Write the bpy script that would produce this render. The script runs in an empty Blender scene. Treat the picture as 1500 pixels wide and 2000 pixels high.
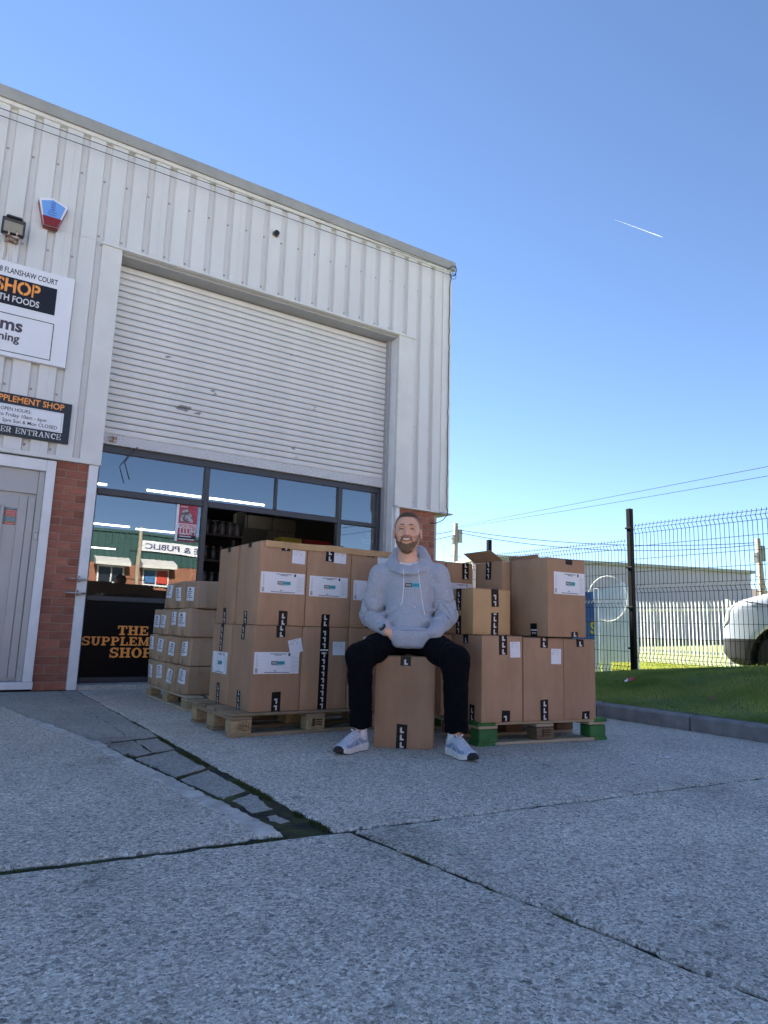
import bpy, math, random
import numpy as np
from mathutils import Vector, Matrix
random.seed(4); RNG = np.random.default_rng(7)
S = bpy.context.scene; COL = S.collection
rad = math.radians
# ------------------------------------------------------------------ camera
yaw, pit, rol = rad(32.6), rad(9.6), rad(1.74)
F_ = Vector((math.sin(yaw)*math.cos(pit), math.cos(yaw)*math.cos(pit), math.sin(pit)))
R0 = Vector((math.cos(yaw), -math.sin(yaw), 0)); U0 = R0.cross(F_)
R_ = R0*math.cos(rol)+U0*math.sin(rol); U_ = -R0*math.sin(rol)+U0*math.cos(rol)
cd = bpy.data.cameras.new('camera'); cam = bpy.data.objects.new('camera', cd); COL.objects.link(cam)
m = Matrix.Identity(4)
for i in range(3): m[i][0], m[i][1], m[i][2] = R_[i], U_[i], -F_[i]
m[2][3] = .71
cam.matrix_world = m
cd.sensor_fit = 'HORIZONTAL'; cd.sensor_width = 36; cd.lens = 36*1333/1500
cd.clip_start = .05; cd.clip_end = 40000
S.camera = cam
# ------------------------------------------------------------------ sky, sun, exposure
SUN_EL, SUN_AZ = rad(36), rad(-9.2)          # azimuth from +Y towards +X
w = bpy.data.worlds.new('World'); S.world = w; w.use_nodes = True
nt = w.node_tree; bg = nt.nodes['Background']
sky = nt.nodes.new('ShaderNodeTexSky'); sky.sky_type = 'NISHITA'; sky.sun_disc = False
sky.sun_elevation = SUN_EL; sky.sun_rotation = SUN_AZ
sky.altitude = 1500; sky.air_density = .8; sky.dust_density = 0; sky.ozone_density = 3.0
nt.links.new(sky.outputs[0], bg.inputs[0]); bg.inputs[1].default_value = .05
sd = bpy.data.lights.new('sun', 'SUN'); sd.energy = 5; sd.angle = rad(.53); sd.color = (1, .93, .82)
sun = bpy.data.objects.new('sun', sd); COL.objects.link(sun)
sv = Vector((math.sin(SUN_AZ)*math.cos(SUN_EL), math.cos(SUN_AZ)*math.cos(SUN_EL), math.sin(SUN_EL)))
sun.rotation_euler = sv.to_track_quat('Z', 'Y').to_euler(); sun.location = (-3, 30, 20)
S.view_settings.view_transform = 'Standard'; S.view_settings.look = 'None'
S.view_settings.exposure = 2.5; S.view_settings.gamma = 1
# ------------------------------------------------------------------ materials
MATS = {}
def mat(name, col, rough=.6, metal=0, var=0, vs=4, bump=0, bs=60, spec=.5, col2=None, ramp=(.35, .65), emit=0, stretch=None, rnd=0, sheen=0, detail=6):
    if name in MATS: return MATS[name]
    M = bpy.data.materials.new(name); M.use_nodes = True; MATS[name] = M
    t = M.node_tree; N = t.nodes; L = t.links; b = N['Principled BSDF']
    b.inputs['Roughness'].default_value = rough; b.inputs['Metallic'].default_value = metal
    b.inputs['Specular IOR Level'].default_value = spec
    c4 = (*col, 1); b.inputs['Base Color'].default_value = c4
    if sheen: b.inputs['Sheen Weight'].default_value = sheen
    if emit:
        b.inputs['Emission Color'].default_value = c4; b.inputs['Emission Strength'].default_value = emit
    tc = N.new('ShaderNodeTexCoord'); vec = tc.outputs['Object']
    if stretch:
        mp = N.new('ShaderNodeMapping'); mp.inputs['Scale'].default_value = stretch
        L.new(vec, mp.inputs[0]); vec = mp.outputs[0]
    out = None
    if var or col2:
        no = N.new('ShaderNodeTexNoise'); no.inputs['Scale'].default_value = vs; no.inputs['Detail'].default_value = detail; no.inputs['Roughness'].default_value = .62
        L.new(vec, no.inputs['Vector'])
        r = N.new('ShaderNodeValToRGB'); e = r.color_ramp.elements
        e[0].position, e[1].position = ramp
        c2 = col2 or tuple(min(1, c*(1+var)) for c in col); c1 = col if col2 else tuple(c*(1-var) for c in col)
        e[0].color = (*c1, 1); e[1].color = (*c2, 1)
        L.new(no.outputs[0], r.inputs[0]); out = r.outputs[0]
        L.new(out, b.inputs['Base Color'])
    if rnd:
        oi = N.new('ShaderNodeObjectInfo'); h = N.new('ShaderNodeHueSaturation')
        mr = N.new('ShaderNodeMapRange'); mr.inputs['To Min'].default_value = 1-rnd; mr.inputs['To Max'].default_value = 1+rnd
        L.new(oi.outputs['Random'], mr.inputs[0]); L.new(mr.outputs[0], h.inputs['Value'])
        h.inputs['Color'].default_value = c4
        if out: L.new(out, h.inputs['Color'])
        L.new(h.outputs[0], b.inputs['Base Color'])
    if bump:
        n2 = N.new('ShaderNodeTexNoise'); n2.inputs['Scale'].default_value = bs; n2.inputs['Detail'].default_value = 5
        L.new(vec, n2.inputs['Vector'])
        bp = N.new('ShaderNodeBump'); bp.inputs['Strength'].default_value = bump; bp.inputs['Distance'].default_value = .01
        L.new(n2.outputs[0], bp.inputs['Height']); L.new(bp.outputs[0], b.inputs['Normal'])
    return M
def concrete(name, dark, mid, pale, scale=62, bump=.6, warm=0):
    M = bpy.data.materials.new(name); M.use_nodes = True; MATS[name] = M
    t = M.node_tree; N = t.nodes; L = t.links; b = N['Principled BSDF']
    b.inputs['Roughness'].default_value = .85; b.inputs['Specular IOR Level'].default_value = .3
    tc = N.new('ShaderNodeTexCoord'); P = tc.outputs['Object']
    dn = N.new('ShaderNodeTexNoise'); dn.inputs['Scale'].default_value = 40; L.new(P, dn.inputs['Vector'])
    ad = N.new('ShaderNodeMixRGB'); ad.blend_type = 'ADD'; ad.inputs[0].default_value = .012
    L.new(P, ad.inputs[1]); L.new(dn.outputs['Color'], ad.inputs[2])
    def vor(sc, pos, cols):
        v = N.new('ShaderNodeTexVoronoi'); v.inputs['Scale'].default_value = sc; v.inputs['Randomness'].default_value = 1
        L.new(ad.outputs[0], v.inputs['Vector'])
        s = N.new('ShaderNodeSeparateColor'); L.new(v.outputs['Color'], s.inputs[0])
        r = N.new('ShaderNodeValToRGB'); e = r.color_ramp.elements
        e[0].position, e[1].position = pos[0], pos[-1]
        e[0].color = (*cols[0], 1); e[1].color = (*cols[-1], 1)
        for p, c in zip(pos[1:-1], cols[1:-1]):
            q = e.new(p); q.color = (*c, 1)
        L.new(s.outputs[0], r.inputs[0]); return v, r
    v1, r1 = vor(scale, (.0, .25, .45, .7, 1), (dark, tuple(c*.6 for c in mid), mid, tuple(c*1.15 for c in mid), pale))
    v2, r2 = vor(scale*2.6, (.0, .5, 1), (tuple(c*.62 for c in dark), mid, tuple(c*1.06 for c in pale)))
    mx = N.new('ShaderNodeMixRGB'); mx.inputs[0].default_value = .40
    L.new(r1.outputs[0], mx.inputs[1]); L.new(r2.outputs[0], mx.inputs[2])
    def stain(sc, lo, hi, a, bb, src, det=7):
        n = N.new('ShaderNodeTexNoise'); n.inputs['Scale'].default_value = sc; n.inputs['Detail'].default_value = det; n.inputs['Roughness'].default_value = .65
        L.new(P, n.inputs['Vector'])
        r = N.new('ShaderNodeValToRGB'); e = r.color_ramp.elements
        e[0].position, e[1].position = lo, hi; e[0].color = (*a, 1); e[1].color = (*bb, 1)
        L.new(n.outputs[0], r.inputs[0])
        k = N.new('ShaderNodeMixRGB'); k.blend_type = 'MULTIPLY'; k.inputs[0].default_value = 1
        L.new(src, k.inputs[1]); L.new(r.outputs[0], k.inputs[2]); return k.outputs[0]
    v3 = N.new('ShaderNodeTexVoronoi'); v3.inputs['Scale'].default_value = 38; L.new(ad.outputs[0], v3.inputs['Vector'])
    s3 = N.new('ShaderNodeSeparateColor'); L.new(v3.outputs['Color'], s3.inputs[0])
    g1 = N.new('ShaderNodeMath'); g1.operation = 'GREATER_THAN'; g1.inputs[1].default_value = .80; L.new(s3.outputs[1], g1.inputs[0])
    g2 = N.new('ShaderNodeMath'); g2.operation = 'LESS_THAN'; g2.inputs[1].default_value = .34; L.new(v3.outputs['Distance'], g2.inputs[0])
    g3 = N.new('ShaderNodeMath'); g3.operation = 'MULTIPLY'; L.new(g1.outputs[0], g3.inputs[0]); L.new(g2.outputs[0], g3.inputs[1])
    g4 = N.new('ShaderNodeMath'); g4.operation = 'MULTIPLY'; g4.inputs[1].default_value = .75; L.new(g3.outputs[0], g4.inputs[0])
    st_ = N.new('ShaderNodeMixRGB'); L.new(g4.outputs[0], st_.inputs[0]); L.new(mx.outputs[0], st_.inputs[1])
    hs = N.new('ShaderNodeMixRGB'); hs.inputs[1].default_value = (*[c*.7 for c in dark], 1); hs.inputs[2].default_value = (*pale, 1); L.new(s3.outputs[2], hs.inputs[0]); L.new(hs.outputs[0], st_.inputs[2]); mx = st_
    c = stain(.9, .3, .7, (.80, .80, .81), (1.14, 1.13, 1.11), mx.outputs[0])
    c = stain(7, .28, .5, (.86, .86, .86), (1, 1, 1), c)
    c = stain(3.1, .26, .33, (.45, .45, .45), (1, 1, 1), c, 3)
    c = stain(1.7, .30, .43, (.68, .67, .66), (1, 1, 1), c, 9)
    c = stain(11, .24, .29, (.35, .35, .36), (1, 1, 1), c, 2)
    L.new(c, b.inputs['Base Color'])
    bp = N.new('ShaderNodeBump'); bp.inputs['Strength'].default_value = bump; bp.inputs['Distance'].default_value = .006
    L.new(v1.outputs['Distance'], bp.inputs['Height'])
    n3 = N.new('ShaderNodeTexNoise'); n3.inputs['Scale'].default_value = 160; n3.inputs['Detail'].default_value = 4
    L.new(P, n3.inputs['Vector'])
    b2 = N.new('ShaderNodeBump'); b2.inputs['Strength'].default_value = bump*.8; b2.inputs['Distance'].default_value = .004
    L.new(n3.outputs[0], b2.inputs['Height']); L.new(bp.outputs[0], b2.inputs['Normal'])
    L.new(b2.outputs[0], b.inputs['Normal'])
    return M
def glassmat(name, tint=(.72, .78, .80), refl=.13):
    M = bpy.data.materials.new(name); M.use_nodes = True; MATS[name] = M
    t = M.node_tree; N = t.nodes; L = t.links
    N.remove(N['Principled BSDF']); out = N['Material Output']
    tr = N.new('ShaderNodeBsdfTransparent'); tr.inputs[0].default_value = (*tint, 1)
    gl = N.new('ShaderNodeBsdfGlossy'); gl.inputs['Roughness'].default_value = .0; gl.inputs[0].default_value = (.95, .97, 1, 1)
    lw = N.new('ShaderNodeFresnel'); lw.inputs['IOR'].default_value = 1.52
    mr = N.new('ShaderNodeMath'); mr.operation = 'MULTIPLY_ADD'; mr.inputs[1].default_value = 1.1; mr.inputs[2].default_value = refl; mr.use_clamp = True
    L.new(lw.outputs[0], mr.inputs[0])
    nz = N.new('ShaderNodeTexNoise'); nz.inputs['Scale'].default_value = .8
    tc = N.new('ShaderNodeTexCoord'); L.new(tc.outputs['Object'], nz.inputs['Vector'])
    bp = N.new('ShaderNodeBump'); bp.inputs['Strength'].default_value = .03; bp.inputs['Distance'].default_value = .06
    L.new(nz.outputs[0], bp.inputs['Height']); L.new(bp.outputs[0], gl.inputs['Normal'])
    mx = N.new('ShaderNodeMixShader'); L.new(mr.outputs[0], mx.inputs[0]); L.new(tr.outputs[0], mx.inputs[1]); L.new(gl.outputs[0], mx.inputs[2])
    L.new(mx.outputs[0], out.inputs[0]); return M
def leafmat(name, c1, c2, trans=.5):
    M = bpy.data.materials.new(name); M.use_nodes = True; MATS[name] = M
    t = M.node_tree; N = t.nodes; L = t.links; b = N['Principled BSDF']; out = N['Material Output']
    b.inputs['Roughness'].default_value = .55
    no = N.new('ShaderNodeTexNoise'); no.inputs['Scale'].default_value = 1.7; no.inputs['Detail'].default_value = 8
    tc = N.new('ShaderNodeTexCoord'); L.new(tc.outputs['Object'], no.inputs['Vector'])
    r = N.new('ShaderNodeValToRGB'); e = r.color_ramp.elements; e[0].position, e[1].position = .35, .68
    e[0].color = (*c1, 1); e[1].color = (*c2, 1); L.new(no.outputs[0], r.inputs[0])
    L.new(r.outputs[0], b.inputs['Base Color'])
    tl = N.new('ShaderNodeBsdfTranslucent'); L.new(r.outputs[0], tl.inputs[0])
    mx = N.new('ShaderNodeMixShader'); mx.inputs[0].default_value = trans
    L.new(b.outputs[0], mx.inputs[1]); L.new(tl.outputs[0], mx.inputs[2]); L.new(mx.outputs[0], out.inputs[0]); return M

CONC = concrete('aged_concrete', (.13, .12, .105), (.57, .525, .45), (1.0, .96, .86), scale=126, bump=.6)
CONC2 = concrete('smooth_concrete', (.32, .305, .28), (.44, .42, .38), (.56, .54, .49), scale=90, bump=.35)
PALE = mat('pale_mortar_edge', (.52, .49, .45), .9, var=.3, vs=9, bump=.5, bs=70)
DIRT = mat('dirt_moss', (.012, .012, .010), .95, col2=(.06, .07, .012), ramp=(.44, .62), vs=5, bump=1, bs=50)
CLAD = mat('cladding_paint', (.585, .585, .57), .42, col2=(.66, .66, .645), ramp=(.3, .7), vs=2.2, stretch=(1, 1, .25), bump=.03, bs=8)
TRIM = mat('trim_paint', (.63, .625, .60), .45, var=.05, vs=3)
FASCIA = mat('eaves_grey', (.30, .30, .28), .6, var=.10, vs=3, bump=.05)
SOFF = mat('soffit_grey', (.35, .35, .36), .6, var=.05)
def slatmat():
    M = mat('shutter_slat', (.63, .625, .61), .38, var=.05, vs=2.5, bump=.02, bs=30)
    t = M.node_tree; N = t.nodes; L = t.links; b = N['Principled BSDF']
    # chips of bare metal: a few irregular places, in the slat's own world position
    g = N.new('ShaderNodeNewGeometry'); n = N.new('ShaderNodeTexNoise'); n.inputs['Scale'].default_value = 3.4; n.inputs['Detail'].default_value = 7; n.inputs['Roughness'].default_value = .6
    mp = N.new('ShaderNodeMapping'); mp.inputs['Scale'].default_value = (.8, 1, 1.9); L.new(g.outputs['Position'], mp.inputs[0]); L.new(mp.outputs[0], n.inputs['Vector'])
    r = N.new('ShaderNodeValToRGB'); e = r.color_ramp.elements; e[0].position, e[1].position = .676, .683
    e[0].color = (0, 0, 0, 1); e[1].color = (1, 1, 1, 1); L.new(n.outputs[0], r.inputs[0])
    src = b.inputs['Base Color'].links[0].from_socket
    k = N.new('ShaderNodeMixRGB'); k.inputs[2].default_value = (.22, .23, .22, 1)
    L.new(r.outputs[0], k.inputs[0]); L.new(src, k.inputs[1]); L.new(k.outputs[0], b.inputs['Base Color']); return M
SLAT = slatmat()
SPECK = mat('speckled_bar', (.62, .63, .64), .5, col2=(.16, .15, .15), ramp=(.53, .58), vs=120, detail=2)
FRAME = mat('dark_frame', (.035, .038, .045), .4, var=.1)
BLACKP = mat('black_panel', (.004, .004, .0045), .4, var=.2, vs=2, spec=.12)
WHITE = mat('white_paint', (.70, .71, .72), .4, var=.05, vs=6, bump=.03)
UPVC = mat('door_white', (.40, .40, .39), .35, var=.04, vs=3)
BRICK = mat('red_brick', (.24, .085, .055), .85, col2=(.36, .14, .09), ramp=(.3, .7), vs=9, bump=.5, bs=70, rnd=.22)
MORT = mat('mortar', (.34, .25, .20), .95, var=.2, vs=20, bump=.4)
RUST = mat('rusty_steel', (.20, .085, .04), .85, col2=(.55, .52, .48), ramp=(.42, .6), vs=22, bump=.4)
BLK = mat('black_plastic', (.012, .012, .013), .4)
BLKM = mat('black_steel', (.003, .003, .0035), .6, spec=.12)
GLASS = glassmat('window_glass')
def cardboard(name, base, hi):
    M = mat(name, base, .8, col2=hi, ramp=(.3, .72), vs=2.6, spec=.25, rnd=.07)
    t = M.node_tree; N = t.nodes; L = t.links; b = N['Principled BSDF']
    tc = N.new('ShaderNodeTexCoord'); wv = N.new('ShaderNodeTexWave'); wv.inputs['Scale'].default_value = 34; wv.inputs['Distortion'].default_value = .6
    mp = N.new('ShaderNodeMapping'); mp.inputs['Rotation'].default_value = (0, 0, rad(45)); L.new(tc.outputs['Object'], mp.inputs[0]); L.new(mp.outputs[0], wv.inputs['Vector'])
    no = N.new('ShaderNodeTexNoise'); no.inputs['Scale'].default_value = 9; L.new(tc.outputs['Object'], no.inputs['Vector'])
    sc = N.new('ShaderNodeTexNoise'); sc.inputs['Scale'].default_value = 5; sc.inputs['Detail'].default_value = 9; sc.inputs['Roughness'].default_value = .75
    m2 = N.new('ShaderNodeMapping'); m2.inputs['Scale'].default_value = (1, 1, .22); oi = N.new('ShaderNodeObjectInfo'); av = N.new('ShaderNodeVectorMath'); av.operation = 'ADD'
    L.new(tc.outputs['Object'], av.inputs[0]); L.new(oi.outputs['Location'], av.inputs[1]); L.new(av.outputs[0], m2.inputs[0]); L.new(m2.outputs[0], sc.inputs['Vector'])
    sr = N.new('ShaderNodeValToRGB'); e = sr.color_ramp.elements; e[0].position, e[1].position = .3, .72; e[0].color = (.80, .78, .76, 1); e[1].color = (1.1, 1.1, 1.1, 1); L.new(sc.outputs[0], sr.inputs[0])
    src = b.inputs['Base Color'].links[0].from_socket; km = N.new('ShaderNodeMixRGB'); km.blend_type = 'MULTIPLY'; km.inputs[0].default_value = 1; L.new(src, km.inputs[1]); L.new(sr.outputs[0], km.inputs[2]); L.new(km.outputs[0], b.inputs['Base Color'])
    b1 = N.new('ShaderNodeBump'); b1.inputs['Strength'].default_value = .10; b1.inputs['Distance'].default_value = .003; L.new(wv.outputs[1], b1.inputs['Height'])
    b2 = N.new('ShaderNodeBump'); b2.inputs['Strength'].default_value = .25; b2.inputs['Distance'].default_value = .02; L.new(no.outputs[0], b2.inputs['Height'])
    L.new(b1.outputs[0], b2.inputs['Normal']); L.new(b2.outputs[0], b.inputs['Normal']); return M
CARD = cardboard('cardboard', (.39, .245, .150), (.47, .298, .188))
CARD2 = cardboard('cardboard_tan', (.48, .32, .16), (.55, .37, .20))
CARD3 = cardboard('cardboard_dull', (.38, .265, .17), (.46, .33, .22))
TAPE = mat('black_tape', (.006, .006, .006), .38, var=.2, bump=.08, bs=40, spec=.22)
PRW = mat('print_white', (.62, .62, .62), .5)
PRG = mat('print_grey', (.25, .25, .25), .5)
PAPER = mat('label_paper', (.74, .76, .80), .5, var=.03, vs=12, bump=.05, bs=20)
INK = mat('label_ink', (.02, .02, .025), .6)
INKG = mat('label_ink_pale', (.40, .43, .47), .6)
TEAL = mat('teal_print', (.03, .42, .48), .5)
WOOD = mat('pallet_wood', (.20, .145, .085), .85, col2=(.36, .27, .17), ramp=(.3, .7), vs=5, stretch=(1, 7, 7), bump=.4, bs=30, rnd=.2)
WOODD = mat('pallet_wood_dark', (.13, .085, .05), .9, col2=(.24, .17, .10), ramp=(.3, .7), vs=6, stretch=(1, 5, 5), bump=.4, bs=30, rnd=.2)
WOODL = mat('pallet_wood_pale', (.32, .26, .17), .85, col2=(.46, .39, .27), ramp=(.3, .7), vs=5, stretch=(1, 6, 6), bump=.3, bs=30, rnd=.12)
CHIP = mat('chipboard_block', (.30, .21, .11), .9, col2=(.43, .32, .18), ramp=(.35, .65), vs=30, bump=.4, bs=60, rnd=.1)
GREENP = mat('green_paint', (.018, .11, .02), .7, col2=(.05, .19, .05), ramp=(.35, .7), vs=9, bump=.3)
STAMP = mat('burnt_stamp', (.07, .04, .025), .9)
KERB = mat('kerb_concrete', (.17, .17, .175), .9, col2=(.27, .27, .27), ramp=(.3, .7), vs=9, bump=.6, bs=60, rnd=.1)
ORANGE = mat('orange_letter', (.85, .32, .06), .5, var=.06, vs=20)
SIGNW = mat('sign_white', (.72, .73, .76), .35, var=.02)
SIGND = mat('sign_charcoal', (.016, .018, .026), .4, spec=.2)
SIGNG = mat('sign_slate', (.028, .036, .045), .4, spec=.25)
# ------------------------------------------------------------------ mesh helpers
class MB:
    def __init__(s): s.v = []; s.f = []; s.m = []
    def add(s, vs, fs, mi=0, M=None):
        k = len(s.v)
        if M is not None: vs = [tuple(M @ Vector(p)) for p in vs]
        s.v += [tuple(p) for p in vs]
        s.f += [tuple(i+k for i in f) for f in fs]; s.m += [mi]*len(fs); return s
    def box(s, x0, x1, y0, y1, z0, z1, mi=0, M=None):
        return s.add([(x0,y0,z0),(x1,y0,z0),(x1,y1,z0),(x0,y1,z0),(x0,y0,z1),(x1,y0,z1),(x1,y1,z1),(x0,y1,z1)],
            [(0,3,2,1),(4,5,6,7),(0,1,5,4),(1,2,6,5),(2,3,7,6),(3,0,4,7)], mi, M)
    def cbox(s, x0, x1, y0, y1, z0, z1, b=.004, mi=0, M=None, jit=0):
        lo = (x0,y0,z0); hi = (x1,y1,z1); V = []; idx = {}
        for sx in (0,1):
            for sy in (0,1):
                for sz in (0,1):
                    c = [(lo, hi)[q][i] for i, q in enumerate((sx,sy,sz))]
                    for ax in range(3):
                        p = list(c)
                        for i, q in enumerate((sx,sy,sz)):
                            if i != ax: p[i] += b if q == 0 else -b
                        if jit: p = [a+random.uniform(-jit, jit) for a in p]
                        idx[(sx,sy,sz,ax)] = len(V); V.append(tuple(p))
        Fc = []
        for ax in range(3):
            o = [i for i in range(3) if i != ax]
            for q in (0,1):
                def key(a, b_):
                    k = [0,0,0]; k[ax] = q; k[o[0]] = a; k[o[1]] = b_; return (*k, ax)
                f = [idx[key(0,0)], idx[key(1,0)], idx[key(1,1)], idx[key(0,1)]]
                if (q == 0) == (ax != 1): f = f[::-1]
                Fc.append(tuple(f))
        for ax in range(3):      # edge chamfers, along axis ax
            o = [i for i in range(3) if i != ax]
            for a in (0,1):
                for b_ in (0,1):
                    def k2(t, w_):
                        k = [0,0,0]; k[ax] = t; k[o[0]] = a; k[o[1]] = b_; return idx[(*k, w_)]
                    Fc.append((k2(0,o[0]), k2(1,o[0]), k2(1,o[1]), k2(0,o[1])))
        for sx in (0,1):
            for sy in (0,1):
                for sz in (0,1): Fc.append(tuple(idx[(sx,sy,sz,a)] for a in range(3)))
        return s.add(V, Fc, mi, M)
    def tube(s, pts, r, n=6, mi=0, M=None, cap=True):
        pts = [Vector(p) for p in pts]; V = []; Fc = []; rs = r if isinstance(r, (list, tuple)) else [r]*len(pts)
        up = None
        for i, p in enumerate(pts):
            d = (pts[min(i+1, len(pts)-1)]-pts[max(i-1, 0)]).normalized()
            if up is None: up = d.orthogonal().normalized()
            up = (up-d*up.dot(d)); up = up.normalized() if up.length > 1e-6 else d.orthogonal().normalized()
            sd_ = d.cross(up)
            for k in range(n):
                a = 2*math.pi*k/n; V.append(tuple(p+up*math.cos(a)*rs[i]+sd_*math.sin(a)*rs[i]))
        for i in range(len(pts)-1):
            for k in range(n):
                Fc.append((i*n+k, i*n+(k+1) % n, (i+1)*n+(k+1) % n, (i+1)*n+k))
        if cap: Fc += [tuple(range(n))[::-1], tuple(range((len(pts)-1)*n, len(pts)*n))]
        return s.add(V, Fc, mi, M)
    def lathe(s, prof, n=20, mi=0, M=None):      # (r,z)
        V = []; Fc = []
        for r, z in prof:
            for k in range(n): a = 2*math.pi*k/n; V.append((r*math.cos(a), r*math.sin(a), z))
        for i in range(len(prof)-1):
            for k in range(n): Fc.append((i*n+k, i*n+(k+1) % n, (i+1)*n+(k+1) % n, (i+1)*n+k))
        Fc += [tuple(range(n))[::-1], tuple(range((len(prof)-1)*n, len(prof)*n))]
        return s.add(V, Fc, mi, M)
    def prism(s, poly, d0, d1, fr, mi=0):        # poly (u,v) extruded along w from d0 to d1; fr maps (u,v,w)->xyz
        n = len(poly); V = [fr(u, v, d0) for u, v in poly]+[fr(u, v, d1) for u, v in poly]
        return s.add(V, [tuple(range(n))[::-1], tuple(range(n, 2*n))]+[(i, (i+1) % n, n+(i+1) % n, n+i) for i in range(n)], mi)
    def flat(s, poly, fr, d, mi=0):
        return s.add([fr(u, v, d) for u, v in poly], [tuple(range(len(poly)))], mi)
    def rect(s, u0, u1, v0, v1, fr, d, mi=0): return s.flat([(u0,v0),(u1,v0),(u1,v1),(u0,v1)], fr, d, mi)
    def text(s, body, size, u, v, fr, d, mi=0, bold=0, align='L', width=None):
        V, Fc = textmesh(body, bold); 
        if not V: return s
        x0 = min(p[0] for p in V); x1 = max(p[0] for p in V); k = size; kx = size
        if width: kx = width/(x1-x0)
        off = {'L': -x0*kx, 'R': -x1*kx, 'C': -(x0+x1)/2*kx}[align]
        return s.add([fr(u+off+p[0]*kx, v+p[1]*k, d) for p in V], Fc, mi)
    def mesh(s, name):
        me = bpy.data.meshes.new(name); me.from_pydata(s.v, [], s.f); return me
TXT = {}
def textmesh(body, bold):
    if (body, bold) in TXT: return TXT[(body, bold)]
    c = bpy.data.curves.new('t', 'FONT'); c.body = body; c.size = 1; c.offset = bold; c.resolution_u = 3
    o = bpy.data.objects.new('t', c); COL.objects.link(o)
    dg = bpy.context.evaluated_depsgraph_get(); me = bpy.data.meshes.new_from_object(o.evaluated_get(dg))
    r = ([(p.co.x/.7, p.co.y/.7) for p in me.vertices], [tuple(f.vertices) for f in me.polygons])   # cap height about 1
    bpy.data.objects.remove(o); bpy.data.curves.remove(c); bpy.data.meshes.remove(me)
    TXT[(body, bold)] = r; return r
WL = {}
def obj(name, mb, mats, parent=None, loc=None, rz=0, smooth=False, me=None, local=False, rot=None):
    """one mesh object. mb in world coordinates unless local; children of unrotated things get their offset here"""
    if me is None:
        me = mb.mesh(name)
        for M in (mats if isinstance(mats, (list, tuple)) else [mats]): me.materials.append(M)
        me.polygons.foreach_set('material_index', mb.m)
        if smooth: me.polygons.foreach_set('use_smooth', [True]*len(me.polygons))
        me.update()
    o = bpy.data.objects.new(name, me); COL.objects.link(o)
    L = Vector(loc) if loc is not None else Vector((0,0,0)); WL[o.name] = L
    if parent is not None:
        o.parent = parent
        if not local: L = L-WL.get(parent.name, Vector((0,0,0)))
    o.location = L; o.rotation_euler = rot or (0, 0, rz); return o
def autosmooth(o, ang=35):
    me = o.data; me.polygons.foreach_set('use_smooth', [True]*len(me.polygons))
    me.set_sharp_from_angle(angle=rad(ang)); return o
def thing(name, label, cat, loc=(0,0,0), rz=0, group=None):
    o = bpy.data.objects.new(name, None); COL.objects.link(o); o.location = loc; o.rotation_euler = (0,0,rz)
    WL[o.name] = Vector(loc); o.empty_display_size = .1
    return tag(o, label, cat, group)
def tag(o, label, cat, group=None):
    o['label'] = label; o['category'] = cat
    if group: o['group'] = group
    return o
def struct(o): o['kind'] = 'structure'; return o
def stuff(o): o['kind'] = 'stuff'; return o
def front(y): return lambda u, v, d: (u, y-d, v)          # on a wall facing -Y: u = X, v = Z, d proud of it
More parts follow.
